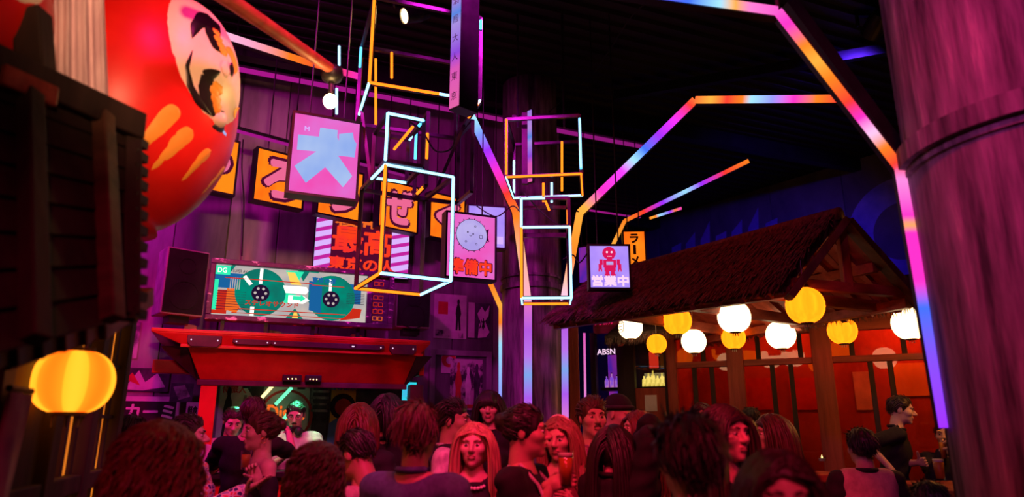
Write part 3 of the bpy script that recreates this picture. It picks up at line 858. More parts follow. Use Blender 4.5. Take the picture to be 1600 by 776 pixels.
shape('red_block', 'screen_red', [rr(0, .09, .5, .97), rr(.14, .25, .5, .66), [(.82, .98), (.9, .7), (.97, .72), (.96, .9)]], 1)
shape('mint_block', 'screen_mint', [rr(0, .09, .02, .2), rr(0, .025, .3, .9), [(.44, .02), (.56, .02), (.53, .22), (.48, .25)], [(.40, .55), (.45, .47), (.52, .5), (.52, .68), (.45, .68)]], 2)
shape('corner_shade', 'screen_teal', [[(0, .2), (.1, 0), (.12, 0), (.08, .2)], [(.52, 0), (.6, 0), (.56, .22)], [(.52, .78), (.46, 1), (.58, 1)], rr(.6, .66, .0, .02)], 1)
shape('reel', 'screen_teal', [dsk(.29, .50, .48), dsk(.76, .52, .47)], 3)
shape('reel_shine', 'screen_white', [rr(.275, .295, .02, .33), rr(.735, .755, .12, .38), [(.17, .22), (.19, .18), (.235, .34), (.215, .38)], rr(.235, .26, .8, .98)], 4)
shape('band', 'screen_blue', [[(.61, .25), (.69, .3), (.69, .85), (.61, .8)]], 4)
shape('window_glare', 'screen_white', [[(.43, .33), (.585, .33), (.60, .41), (.585, .48), (.45, .48)], [(.47, .52), (.57, .52), (.61, .6), (.57, .68), (.47, .68)]], 4)
shape('glare_yellow', 'screen_yellow', [[(.45, .05), (.5, .05), (.55, .3), (.48, .3)], [(.515, .86), (.535, .86), (.545, .98), (.505, .98)]], 4)
shape('arrow', 'screen_mint', [[(.5, .53), (.55, .53), (.55, .49), (.585, .57), (.55, .65), (.55, .61), (.5, .61)]], 5)
shape('stripe', 'screen_red', [rr(.06, .62, .245, .262), rr(.62, .84, .27, .285), rr(.16, .86, .845, .862), rr(.12, .88, .93, .945)], 5)
shape('pin_stripes', 'screen_dark', [rr(.02, .2, .52 + .05 * k, .53 + .05 * k) for k in range(8)] + [rr(.86, .985, .4 + .035 * k, .41 + .035 * k) for k in range(7)], 3)
shape('white_lines', 'screen_cream', [rr(.095 + .014 * k, .1 + .014 * k, .24, .48) for k in range(5)], 4)
shape('spool', 'screen_dark', [dsk(.29, .52, .17), dsk(.755, .55, .17)], 5)
shape('spool_teeth', 'screen_cream', [dsk(u + .10 / as_ * math.cos(PI * k / 3), v + .10 * math.sin(PI * k / 3), .028, 8) for u, v in ((.29, .52), (.755, .55)) for k in range(6)], 6)
text('red_print', 'ステレオサウンド', 'screen_red', e, sx(.37), sz(.72), SW * .34, SH * .10, .004, .03)
text('blue_print', '東京の夜', 'screen_blue', e, sx(.70), sz(.17), SW * .16, SH * .12, .004, .04)
text('green_print', 'DG', 'screen_white', e, sx(.04), sz(.11), SW * .055, SH * .1, .004, .0)
text('small_print', 'SUPER AV', 'screen_dark', e, sx(.15), sz(.11), SW * .09, SH * .06, .004, .0)
MB().box(W * .875, W - fr, .012, .02, fr, H - fr).build('meter_back', 'worn_frame', e)
for k in range(6):
    z = fr + .03 + k * (H - 2 * fr - .05) / 6
    for j in range(2):
        x = W * .885 + j * .05
        mb = MB()
        for a in ((x, x + .042, z, z + .004), (x, x + .042, z + .034, z + .038), (x, x + .004, z, z + .038), (x + .038, x + .042, z, z + .038)): mb.box(a[0], a[1], .006, .012, a[2], a[3])
        mb.build('meter_cell', 'screen_orange' if k == 0 else 'screen_red', e)
for x in (W * .08, W * .3, W * .55, W * .8):
    MB().box(x, x + .03, .03, .08, -(zc0 - zt), 0.0).build('stand_leg', 'black_metal', e)

# clutter on the canopy: small props between screen and tray
noisy('pink_paper', (.6, .2, .4), (.8, .35, .5), (4, 4, 4), .7)
for k, (px, wd, hh, m, lab) in enumerate(((296, .12, .12, 'pink_paper', 'crumpled pink paper left of the cassette screen on the canopy'), (430, .14, .10, 'paper_grey', 'grey carton under the left reel of the cassette screen'),
                                          (500, .12, .09, 'truck_red', 'red box under the cassette screen middle'), (560, .13, .10, 'pink_paper', 'pink paper bundle under the right end of the cassette screen'))):
    s0, z0 = fx(px, 512, .3)
    mb = MB(); rnd = random.Random(k)
    mb.hexa([(-wd / 2, -.06, 0), (wd / 2, -.07, 0), (wd / 2, .06, 0), (-wd / 2, .07, 0), (-wd * .35, -.04, hh), (wd * .42, -.06, hh * .8), (wd * .38, .05, hh * .95), (-wd * .4, .05, hh * .85)])
    tag(mb.build('prop_box', m, None, FL.w(s0, .42, zt), (0, 0, FL.phi), bev=.01), lab, 'box')

# ------------------------------------------------------------------ loudspeakers
def speaker(label, s0, s1, z0, z1, y, ang):
    w = s1 - s0; h = z1 - z0
    e = thing('loudspeaker', label, 'loudspeaker', FL.w((s0 + s1) / 2, y, z0), FL.phi + math.radians(ang))
    MB().hexa([(-w / 2, 0, 0), (w / 2, 0, 0), (w * .47, .26, 0), (-w * .47, .26, 0), (-w / 2, 0, h), (w / 2, 0, h), (w * .47, .26, h), (-w * .47, .26, h)]).build('cabinet', 'speaker_case', e, bev=.01)
    MB().box(-w / 2 + .012, w / 2 - .012, -.008, 0, .015, h - .015).build('grille', 'black_metal', e, bev=.003)
    for z, r in ((h * .3, w * .36), (h * .74, w * .2)):
        mb = MB(); ring(mb, 0, z, r * .9, r, -.014, -.008, N=24); mb.build('driver_ring', 'black_metal', e)
    MB().box(-.08, .08, .05, .2, -.06, 0).build('stand', 'black_metal', e)
    return e
s0, z1 = fx(262, 388, .2); s1, z0 = fx(318, 506, .2)
speaker('black loudspeaker left of the cassette screen', s0, s1, z0 + .06, z1, .16, 22)
s0, z1 = fx(622, 450, .3); s1, z0 = fx(674, 522, .3)
speaker('black loudspeaker right of the cassette screen', s0, s1, z0 + .06, z1, .35, 0)

# ------------------------------------------------------------------ posters
def poster(label, fr, x0, y0, x1, y1, off, sheet, name='poster', t=.006, prints=()):
    """pixel corners on a wall frame; prints: (kind, args, mat) in unit coords of the sheet, v down"""
    s0, za = fr.at(x0, y0, off); s1, zb_ = fr.at(x1, y1, off)
    zb_ = za - (za - zb_)
    w, h = s1 - s0, za - zb_
    e = thing(name, label, 'poster', fr.w(s0, off - t, zb_), fr.phi)
    MB().box(0, w, 0, t, 0, h).build('sheet', sheet, e)
    y = -.001
    for kind, a, m in prints:
        if kind == 'poly':
            MB().prism([(u * w, h * (1 - v)) for u, v in a], y, y + .001).build('print', m, e)
        elif kind == 'disc':
            MB().prism(disc(a[0] * w, h * (1 - a[1]), a[2] * h, 20), y, y + .001).build('print', m, e)
        elif kind == 'ring':
            mb = MB(); ring(mb, a[0] * w, h * (1 - a[1]), a[2] * h * .9, a[2] * h, y, y + .001, N=28); mb.build('print', m, e)
        elif kind == 'text':
            text('print', a[0], m, e, a[1] * w, h * (1 - a[2]), a[3] * w, a[4] * h, y, .03, depth=.001)
        y -= .0012
    return e
def fig(u, v, s, lean=0.0):
    """small standing figure outline"""
    pts = [(-.05, .0), (-.10, .12), (-.14, .35), (-.10, .5), (-.13, .98), (-.03, .98), (.0, .58), (.05, .98), (.14, .98), (.10, .5), (.15, .35), (.10, .12), (.05, .0), (.07, -.1), (.04, -.2), (-.04, -.2), (-.07, -.1)]
    return [(u + x * s + lean * (y - .4) * s, v + y * s) for x, y in pts]
wy = WALLY - .002
poster('grey scribbled poster left of the booth above the lantern', FL, 163, 500, 213, 560, wy, 'paper_grey', prints=[('poly', [(.1, .2), (.9, .15), (.85, .5), (.2, .6)], 'paper_dark'), ('text', ('酒場', .5, .75, .7, .3), 'ink_black')])
poster('torn white and black collage on the wall left of the booth', FL, 168, 573, 262, 612, wy, 'paper_dark', prints=[('poly', [(.05, .9), (.2, .3), (.35, .7), (.5, .1), (.62, .6), (.8, .2), (.95, .8), (.6, .95)], 'paper_pale'), ('poly', [(.3, .5), (.4, .2), (.55, .75)], 'ink_red')])
poster('pale wall sign with bold dark Japanese lettering', FL, 160, 618, 268, 745, wy, 'paper_pale', name='wall_sign', prints=[('poly', rr(.05, .95, .06, .32), 'ink_black'), ('text', ('京カーミ', .5, .19, .84, .2), 'ink_white'), ('text', ('最高級', .35, .5, .6, .22), 'ink_black'), ('text', ('大人の店', .35, .8, .6, .22), 'ink_black')])
poster('small red and black flyer at the far left wall', FL, 122, 628, 158, 690, wy, 'paper_red', prints=[('poly', [(.2, .9), (.3, .3), (.6, .2), (.8, .9)], 'ink_black')])
poster('large dim collage poster low on the left wall', FL, 122, 695, 165, 790, wy, 'paper_collage')
poster('tiny white notice beside the red booth post', FL, 292, 628, 310, 652, .8, 'paper_pale', prints=[('text', ('軽食', .5, .5, .7, .5), 'ink_black')])
poster('narrow dark flyer behind the booth bracket', FL, 268, 598, 300, 628, .8, 'paper_dark', prints=[('poly', [(.1, .2), (.6, .1), (.9, .7), (.4, .9)], 'paper_grey')])
poster('pink-lit concert poster with a red square right of the booth', FL, 679, 458, 728, 530, wy, 'paper_pale', prints=[('poly', rr(.12, .42, .18, .46), 'ink_red'), ('poly', fig(.74, .22, .6), 'ink_black'), ('poly', [(.05, .8), (.9, .86), (.9, .98), (.05, .95)], 'paper_collage')])
poster('black poster with a white dancing figure beside the light strip', FL, 731, 472, 766, 530, wy, 'paper_dark', prints=[('poly', rr(.02, .3, .0, .98), 'paper_pale'), ('poly', [(.45, .98), (.5, .5), (.42, .3), (.6, .1), (.75, .25), (.95, .05), (.9, .35), (.75, .5), (.95, .8), (.8, .95)], 'ink_white'), ('text', ('ソ水', .62, .58, .25, .3), 'ink_black')])
# the panelled door with posters
s0, za = FL.at(672, 545, wy - .05); s1, _ = FL.at(768, 545, wy - .05)
d = thing('door_1', 'purple panelled door carrying posters between booth and middle column', 'door', FL.w(s0, WALLY - .07, 0), FL.phi); del d['category']; struct(d)
w_ = s1 - s0
MB().box(.05, w_ - .05, .02, .07, 0, za - .05).build('leaf', 'wall_metal_dark', d)
for a in ((0, .06, 0, za), (w_ - .06, w_, 0, za), (.06, w_ - .06, za - .06, za)):
    MB().box(a[0], a[1], 0, .07, a[2], a[3]).build('frame', 'wall_metal', d, bev=.006)
MB().tube([(w_ - .12, .02, 1.0), (w_ - .12, -.03, 1.0), (w_ - .2, -.03, 1.0)], .01, 6).build('handle', 'steel', d)
dy = WALLY - .052
poster('pale flyer with a red round face on the purple door', FL, 690, 546, 712, 583, dy, 'paper_pale', prints=[('disc', (.5, .42, .33), 'ink_red'), ('disc', (.56, .45, .16), 'paper_pale')])
poster('poster of three standing people on the purple door', FL, 704, 560, 753, 640, dy - .008, 'paper_collage', prints=[('poly', fig(.25, .22, .75), 'ink_red'), ('poly', fig(.55, .3, .72), 'ink_white'), ('poly', fig(.82, .24, .75), 'paper_dark'), ('poly', rr(.2, .8, .9, .97), 'ink_red')])
# posters inside the booth
by = WALLY - .02
poster('pale film poster with black silhouettes inside the booth', FL, 345, 598, 409, 700, by, 'paper_pale', prints=[('text', ('侍旅人', .3, .09, .5, .12), 'ink_red'), ('poly', fig(.2, .2, .7), 'ink_black'), ('poly', fig(.55, .3, .6), 'paper_grey'), ('poly', [(.55, .05), (.95, .0), (.9, .25), (.7, .2)], 'ink_black')])
e = poster('cream round-logo sign with orange lettering behind the DJ', FL, 410, 599, 484, 690, by, 'paper_pale', name='club_sign', prints=[('ring', (.5, .55, .46), 'ink_red'), ('text', ('Disco', .5, .5, .72, .26), 'screen_orange')])
poster('dark striped poster beside the round-logo sign', FL, 485, 599, 512, 700, by, 'paper_dark', prints=[('poly', rr(.1, .9, .1 + .1 * k, .14 + .1 * k), 'paper_grey') for k in range(4)])
poster('yellow poster of a helmeted figure with red visor in the booth', FL, 513, 598, 556, 700, by, 'paper_yellow', prints=[('poly', [(.05, 1), (.1, .62), (.3, .55), (.7, .55), (.95, .65), (1, 1)], 'ink_blue'), ('disc', (.5, .36, .2), 'ink_black'), ('disc', (.52, .37, .13), 'ink_red'), ('text', ('日の出祭', .5, .06, .8, .1), 'ink_blue')])
poster('black curtain-like poster at the right inside the booth', FL, 557, 598, 632, 700, by, 'paper_dark')
# slanted fluorescent tubes inside the booth
for a, b, m, lab in (((409, 621), (428, 600), 'tube_warm', 'short warm slanted light tube by the round-logo sign'), ((430, 632), (456, 605), 'tube_green', 'green slanted light tube across the round-logo sign'), ((443, 655), (450, 646), 'tube_green', 'tiny green tube end above the DJ')):
    s0, z0 = FL.at(a[0], a[1], .7); s1, z1 = FL.at(b[0], b[1], .7)
    p, q = FL.w(s0, .7, z0), FL.w(s1, .7, z1)
    e = thing('light_tube', lab, 'light tube', p)
    MB().tube([(0, 0, 0), q - p], .016, 8).build('tube', m, e, smooth=True)
    MB().tube([Vector((0, 0, 0)) - (q - p) * .06, (0, 0, 0)], .018, 8).build('end_cap', 'steel', e)
    MB().tube([(q - p) * .5 + Vector((0, .005, 0)), (q - p) * .5 + FL.n * .14], .006, 6).build('bracket', 'steel', e)
# the big orange lettered light panel behind the signs
s0, za = FL.at(493, 338, wy); s1, zb_ = FL.at(637, 424, wy)
e = thing('lit_panel', 'orange lettered light panel with lilac striped sides above the cassette screen', 'sign', FL.w(s0, WALLY - .06, zb_ - .1), FL.phi)
w_, h_ = s1 - s0, za - zb_ + .1
MB().box(0, w_, .01, .06, 0, h_).build('housing', 'black_metal', e)
MB().box(.01, w_ * .17, 0, .01, .01, h_ - .01).build('side_strip', 'sign_lav', e)
MB().box(w_ * .8, w_ - .01, 0, .01, .01, h_ - .01).build('side_strip', 'sign_lav', e)
mb = MB()
for k in range(6):
    z = h_ * (k + .2) / 6
    for x0, x1 in ((.01, w_ * .17), (w_ * .8, w_ - .01)): MB().prism([(x0, z), (x1, z + .05), (x1, z + .09), (x0, z + .04)], -.002, 0).build('diagonal_stripe', 'neon_magenta', e)
MB().box(w_ * .17, w_ * .8, .002, .01, .01, h_ - .01).build('face', 'sign_dark', e)
text('character', '最', 'sign_red', e, w_ * .34, h_ * .62, w_ * .31, h_ * .44, -.004, .028)
text('character', '高', 'sign_red', e, w_ * .65, h_ * .60, w_ * .28, h_ * .44, -.004, .028)
text('character', '東京の人', 'sign_red', e, w_ * .5, h_ * .2, w_ * .68, h_ * .22, -.004, .04)
text('character', '夜市', 'screen_orange', e, w_ * .45, h_ * .92, w_ * .5, h_ * .12, -.004, .06)

# ================================================================== thatched bar hut on the right
DECK = .30
FH = Fr(1.62, 7.18, -24.5)        # facade
struct(MB().hexa([(.75, 5.25, 0), (3.0, 4.15, 0), (7.2, 5.2, 0), (2.0, 8.6, 0), (.75, 5.25, DECK), (3.0, 4.15, DECK), (7.2, 5.2, DECK), (2.0, 8.6, DECK)]).build('floor_deck', 'dark_wood'), 'raised dark deck in front of the bar hut')
L_, PK, R_ = Vector((1.826, 4.51, 2.49)), Vector((2.306, 4.60, 3.01)), Vector((2.843, 4.74, 2.445))
RE, CO, RB_ = Vector((.834, 6.71, 3.01)), Vector((.327, 5.98, 2.49)), Vector((1.90, 7.20, 2.445))
hut = thing('thatched_roof', 'brown thatched gable roof over the lantern terrace', 'roof', (1.8, 5.6, 0))
ho = hut.location.copy()
def bil(a, b, c, d, u, v): return (a.lerp(b, u)).lerp(d.lerp(c, u), v)
def slope(name, a, b, c, d, nu, nv, th, mat, sag=.0):
    """a-b lower edge, d-c upper edge"""
    mb = MB(); n = ((b - a).cross(d - a)).normalized()
    if n.z < 0: n = -n
    vs = []
    for s_ in (0, 1):
        for j in range(nv + 1):
            for i in range(nu + 1):
                u, v = i / nu, j / nv
                p = bil(a, b, c, d, u, v) - Vector((0, 0, sag * math.sin(PI * u)))
                vs.append(p + n * (th * s_ * (.85 + .3 * random.random())) - ho)
    fs = []; K = (nu + 1) * (nv + 1)
    for j in range(nv):
        for i in range(nu):
            q = j * (nu + 1) + i
            fs.append((q, q + nu + 1, q + nu + 2, q + 1)); fs.append((K + q, K + q + 1, K + q + nu + 2, K + q + nu + 1))
    ed = [j * (nu + 1) for j in range(nv + 1)]
    for i in range(nu): fs.append((i, i + 1, K + i + 1, K + i)); q = nv * (nu + 1) + i; fs.append((q + 1, q, K + q, K + q + 1))
    for j in range(nv): q = j * (nu + 1); fs.append((q + nu + 1, q, K + q, K + q + nu + 1)); q += nu; fs.append((q, q + nu + 1, K + q + nu + 1, K + q))
    mb.add(vs, fs); return mb.build(name, mat, hut)
slope('thatch_slope', CO, L_, PK, RE, 30, 12, .07, 'thatch', .0)
slope('thatch_slope', R_, RB_, RE, PK, 24, 8, .07, 'thatch', .0)
def straw(name, mat, parent, o, quads, n, ln, r, seed, drop=.6):
    rs = np.random.RandomState(seed); V, Fc = [], []
    mb = MB()
    for (a, b, c, d), k in zip(quads, n):
        up = ((d - a) + (c - b)).normalized()
        nrm = ((b - a).cross(d - a)).normalized()
        if nrm.z < 0: nrm = -nrm
        for _ in range(k):
            u, v = rs.rand(), rs.rand()
            p = bil(a, b, c, d, u, v) + nrm * (.065 + .02 * rs.rand()) - o
            dr = -up * ln * (.6 + .8 * rs.rand()) + (b - a).normalized() * rs.randn() * .02 + nrm * (.01 * rs.randn())
            q = p + dr; t = (b - a).normalized() * r
            mb.add([p - t, p + t, q + t * .4 + nrm * .004, q - t * .4 + nrm * .004, p + nrm * .008], [(0, 1, 4), (0, 4, 3), (1, 2, 4), (4, 2, 3)])
    ob = mb.build(name, mat, parent); ob['kind'] = 'stuff'; return ob
straw('straw', 'thatch', hut, ho, [(CO, L_, PK, RE), (R_, RB_, RE, PK)], (9000, 2500), .14, .006, 3)
def fringe(name, mat, parent, o, a, b, n, ln, seed):
    rs = np.random.RandomState(seed); mb = MB(); t0 = (b - a).normalized() * .006
    for _ in range(n):
        p = a.lerp(b, rs.rand()) + Vector((rs.randn() * .01, rs.randn() * .02, .05 * rs.rand())) - o
        q = p + Vector((rs.randn() * .012, rs.randn() * .012, -ln * (.4 + .8 * rs.rand())))
        mb.add([p - t0, p + t0, q, p + Vector((0, .008, 0))], [(0, 1, 2), (1, 3, 2), (3, 0, 2)])
    ob = mb.build(name, mat, parent); ob['kind'] = 'stuff'; return ob
fringe('eave_fringe', 'thatch', hut, ho, CO + Vector((0, 0, .03)), L_ + Vector((0, 0, .03)), 1400, .055, 5)
fringe('eave_fringe', 'thatch', hut, ho, R_, RB_, 700, .07, 6)
mb = MB(); mb.tube([PK - ho + Vector((0, -.03, .05)), RE - ho + Vector((0, .03, .05))], .05, 10); mb.build('ridge_roll', 'thatch', hut, smooth=True)
# gable timbers
up_ = Vector((0, 0, .0)); fo = Vector((.02, -.05, -.04))
MB().bar(L_ + fo - ho - (PK - L_) * .02, PK + fo - ho + Vector((0, 0, .03)), .05, .10, up=(0, -1, .2)).build('barge_board', 'old_wood', hut, bev=.005)
MB().bar(PK + fo - ho + Vector((0, 0, .03)), R_ + fo - ho + (R_ - PK) * .02, .05, .10, up=(0, -1, .2)).build('barge_board', 'old_wood', hut, bev=.005)
ta, tb = L_.lerp(PK, .12), R_.lerp(PK, .14)
MB().bar(ta - ho, tb - ho, .06, .07).build('tie_beam', 'red_wood_h', hut, bev=.005)
mid = ta.lerp(tb, .5)
MB().bar(Vector((PK.x, PK.y, PK.z - .05)) - ho, Vector((PK.x + .01, mid.y, mid.z)) - ho, .06, .06).build('king_post', 'red_wood', hut, bev=.005)
# purlins, rafters and the pale soffit boards under the thatch
for v in (.12, .55):
    MB().bar(CO.lerp(RE, v) - Vector((0, 0, .06)) - ho, L_.lerp(PK, v) - Vector((0, 0, .06)) - ho, .06, .07).build('purlin', 'red_wood_h', hut, bev=.005)
    MB().bar(R_.lerp(PK, v) - Vector((0, 0, .06)) - ho, RB_.lerp(RE, v) - Vector((0, 0, .06)) - ho, .06, .07).build('purlin', 'red_wood_h', hut, bev=.005)
for k in range(11):
    u = (k + .4) / 11
    a = CO.lerp(L_, u); b = RE.lerp(PK, u)
    MB().bar(a + Vector((0, 0, -.022)) - ho, b + Vector((0, 0, -.022)) - ho, .05, .045).build('rafter', 'red_wood_h', hut)
    a2 = RB_.lerp(R_, u)
    MB().bar(a2 + Vector((0, 0, -.022)) - ho, b + Vector((0, 0, -.022)) - ho, .05, .045).build('rafter', 'red_wood_h', hut)
for k in range(10):
    u0, u1 = k / 10, (k + .97) / 10
    a, b = CO.lerp(L_, u0), CO.lerp(L_, u1); c, d = RE.lerp(PK, u1), RE.lerp(PK, u0)
    pts = [a, b, b.lerp(c, .34), a.lerp(d, .34)]
    dn = Vector((0, 0, -.004)); 
    MB().hexa([p - ho + dn - Vector((0, 0, .012)) for p in pts] + [p - ho + dn for p in pts]).build('soffit_board', 'pale_wood', hut)
    a, b = R_.lerp(RB_, u0), R_.lerp(RB_, u1); c, d = PK.lerp(RE, u1), PK.lerp(RE, u0)
    pts = [a, b, b.lerp(c, .9), a.lerp(d, .9)]
    MB().hexa([p - ho + dn - Vector((0, 0, .012)) for p in pts] + [p - ho + dn for p in pts]).build('soffit_board', 'red_wood_h', hut)
# tie beams across the terrace back to the facade, they carry the roof
for k, u in enumerate((.32, .62, .9)):
    a = CO.lerp(L_, u); b = RB_.lerp(R_, u)
    MB().bar(a + Vector((0, 0, .02)) - ho, b + Vector((0, 0, .02)) - ho, .06, .08).build('cross_beam', 'red_wood_h', hut, bev=.005)

# facade -------------------------------------------------------------------
FT = 2.62
fac = thing('bar_facade', 'red timber facade of glazed panels behind the lanterns', 'facade', (FH.ox, FH.oy, 0), FH.phi)
fac['kind'] = 'structure'; del fac['category']
def fs_(px, py=580, off=0.0): return FH.at(px, py, off)[0]
zlin = (FH.at(1056, 571)[1] + FH.at(1449, 556)[1]) / 2
ztop = FH.at(1290, 515)[1]
posts = [(1043, 1058), (1137, 1163), (1271, 1303), (1452, 1480)]
for a, b in posts:
    MB().box(fs_(a), fs_(b), -.05, .07, DECK, FT).build('post', 'red_wood', fac, bev=.008)
bays = [((1058, 1137), (1085, 1112), (1098,)), ((1163, 1271), (1207, 1236), (1184, 1250)), ((1303, 1452), (1361, 1392), (1331, 1413)), ((1480, 1600), (1520, 1560), (1540,))]
SILL = DECK + .42
for (a, b), lower, upper in bays:
    s0, s1 = fs_(a), fs_(b)
    MB().box(s0, s1, -.03, .04, zlin - .03, zlin + .03).build('transom', 'red_wood_h', fac, bev=.005)
    MB().box(s0, s1, -.03, .05, ztop - .02, ztop + .09).build('head_rail', 'red_wood_h', fac, bev=.005)
    MB().box(s0, s1, -.04, .05, SILL - .05, SILL + .05).build('sill', 'red_wood_h', fac, bev=.005)
    xs = [s0] + [fs_(x) for x in lower] + [s1]
    for i, x in enumerate(xs[1:-1]): MB().box(x - .022, x + .022, -.015, .03, SILL, zlin).build('mullion', 'dark_wood', fac, bev=.004)
    for i in range(len(xs) - 1): MB().box(xs[i], xs[i + 1], .0, .006, SILL + .05, zlin - .03).build('pane', 'pane', fac)
    xs = [s0] + [fs_(x, 545) for x in upper] + [s1]
    for x in xs[1:-1]: MB().box(x - .022, x + .022, -.015, .03, zlin, ztop).build('mullion', 'dark_wood', fac, bev=.004)
    for i in range(len(xs) - 1): MB().box(xs[i], xs[i + 1], .0, .006, zlin + .03, ztop - .02).build('pane', 'pane', fac)
    # boards under the sill
    n = max(2, int((s1 - s0) / .14))
    for i in range(n):
        MB().box(s0 + (s1 - s0) * i / n + .003, s0 + (s1 - s0) * (i + 1) / n - .003, .0, .03, DECK, SILL - .05).build('board', 'red_wood', fac)
sE = fs_(1600)
MB().box(fs_(930), sE, -.02, .06, ztop + .09, FT + .3).build('upper_board', 'red_wood_h', fac)
# room behind the glass
noisy('room_red', (.30, .05, .03), (.52, .12, .06), (2.5, 2.5, 1.5), .8, bump=.1)
MB().box(fs_(1043) - .1, sE, .95, 1.0, DECK, FT + .3).build('room_wall', 'room_red', fac)
MB().box(fs_(1043) - .1, sE, .06, .95, FT + .25, FT + .3).build('room_ceiling', 'room_red', fac)
MB().box(fs_(1050) - .02, fs_(1050) + .03, .06, .95, DECK, FT + .3).build('room_side', 'room_red', fac)
for px, py0, py1, wd, m in ((1432, 566, 618, .42, 'paper_yellow'), (1345, 580, 640, .16, 'paper_pale'), (1255, 590, 640, .3, 'paper_red'), (1180, 590, 640, .3, 'paper_red')):
    x, z1 = FH.at(px, py0, .9); _, z0 = FH.at(px, py1, .9)
    MB().box(x - wd / 2, x + wd / 2, .935, .948, z0, z1).build('wall_print', m, fac)
for px in (1110, 1230, 1380, 1470):
    x = FH.at(px, 560, .5)[0]
    e2 = thing('room_lamp', {1110: 'red room lamp behind the leftmost window bay', 1230: 'red room lamp behind the middle window bay', 1380: 'red room lamp behind the right window bay', 1470: 'red room lamp behind the column-side bay'}[px], 'lamp', FH.w(x, .5, FT + .14), 0, 'ceiling lamps inside the bar hut')
    MB().lathe([(.0, .11), (.06, .11), (.09, .02), (.10, 0), (.085, 0), (.05, .09), (.0, .1)], 14).build('shade', 'black_metal', e2, smooth=True)
    ld = bpy.data.lights.new('lamp_bulb', 'POINT'); ld.energy = (13 if px < 1400 else 20) if px > 1120 else 2.5; ld.color = (1.0, .10, .02); ld.shadow_soft_size = .06
    lo = bpy.data.objects.new('lamp_bulb', ld); COL.objects.link(lo); lo.parent = e2; lo.location = (0, 0, -.04)
# awning of thatch over the facade
aw = thing('thatched_awning', 'narrow dark thatched awning above the facade windows', 'awning', FH.w(1.0, 0, 2.5))
ao = aw.location.copy()
a, b = P(1455, 469, 5.75), P(1180, 508, 6.4); c = P(945, 536, 6.95)
FW = lambda p, dz: Vector((p.x + .28, p.y + .55, p.z + dz))
def slab(name, mat, pts, th, parent, o):
    MB().hexa([p - o for p in pts] + [p + Vector((0, 0, th)) - o for p in pts]).build(name, mat, parent)
slab('thatch_slab', 'thatch_dark', [b, a, FW(a, .30), FW(b, .30)], .07, aw, ao)
slab('thatch_slab', 'thatch_dark', [c, b, FW(b, .30), FW(c, .26)], .07, aw, ao)
fringe('eave_fringe', 'thatch', aw, ao, b, a, 900, .06, 15); fringe('eave_fringe', 'thatch', aw, ao, c, b, 800, .06, 16)
for k in range(9):
    t = (k + .5) / 9
    p = (c.lerp(b, t * 2) if t < .5 else b.lerp(a, t * 2 - 1))
    MB().bar(p - ao + Vector((0, .04, -.02)), FW(p, .28) - ao + Vector((0, 0, -.02)), .05, .05).build('bracket', 'pale_wood' if k % 2 else 'red_wood_h', aw)

# bar door with shelves of bottles left of the facade
sA, sB, sC, sD = fs_(932), fs_(965), fs_(992), fs_(1043)
dr = thing('door_2', 'glazed dark bar door with lit bottle shelves behind', 'door', (FH.ox, FH.oy, 0), FH.phi); del dr['category']; struct(dr)
for a, b in ((sA - .06, sA), (sB, sC), (sD - .03, sD)):
    MB().box(a, b, -.03, .06, DECK, ztop + .1).build('stile', 'dark_wood', dr, bev=.006)
zmid = FH.at(1010, 606)[1]
MB().box(sC, sD - .03, -.02, .04, DECK, zmid).build('door_board', 'red_wood', dr, bev=.006)
MB().box(sC, sD - .03, -.0, .006, zmid, ztop).build('pane', 'clear_glass', dr)
MB().box(sA, sB, .0, .006, DECK, ztop).build('pane', 'clear_glass', dr)
MB().box(sA, sD, .50, .55, DECK, ztop + .1).build('back_board', 'dark_wood', dr)
MB().box(sA, sB, .44, .49, DECK, FH.at(945, 548)[1]).build('violet_back', 'bar_violet', dr)
x, z1 = FH.at(1003, 545, -.0); x2, z0 = FH.at(1019, 571, .0)
MB().box(x, x2, .30, .31, z0, z1).build('red_notice', 'screen_red', dr)
x, z1 = FH.at(1021, 548, 0); x2, z0 = FH.at(1034, 570, 0)
MB().box(x, x2, .30, .31, z0, z1).build('amber_notice', 'paper_yellow', dr)
x, z1 = FH.at(1007, 617, -.03); x2, z0 = FH.at(1027, 642, -.03)
MB().box(x, x2, -.026, -.021, z0, z1).build('door_notice', 'paper_pale', dr)
x, z1 = FH.at(948, 545, -.03)
text('neon_word', 'ABSN', 'sign_whitepink', dr, (sA + sB) / 2, FH.at(950, 549)[1], (sB - sA) * .85, .06, -.012, .02)
text('neon_word', 'ﾌﾞﾙ ﾙｸｱﾇ', 'sign_crimson', dr, fs_(948), FH.at(948, 506)[1], .2, .03, -.06, .02)
zsh = FH.at(1010, 604, .2)[1]
MB().box(sA, sD, .14, .40, zsh - .03, zsh).build('shelf', 'dark_wood', dr)
MB().box(sC, sD - .04, .41, .415, zsh, zsh + .16).build('shelf_light', 'shelf_light', dr)
def bottle(label, x, y, z, h, r, mat, grp):
    p = FH.w(x, y, z)
    e = thing('bottle', label, 'bottle', p, 0, grp)
    MB().lathe([(.001, 0), (r, 0), (r, h * .55), (r * .8, h * .66), (r * .36, h * .74), (r * .34, h * .93)], 12).build('glass_body', mat, e, smooth=True)
    MB().lathe([(r * .4, h * .92), (r * .4, h), (.001, h)], 10).build('cap', 'black_plastic', e)
    return e
wd = ['far left', 'second', 'third', 'fourth', 'fifth', 'far right']
for k in range(6):
    bottle('amber bottle on the glowing door shelf, %s of six' % wd[k], sC + .03 + k * (sD - sC - .1) / 5, .27, zsh, .13 + .03 * (k % 3), .024 + .005 * (k % 2), 'bottle_glow', 'amber bottles on the bar shelf')
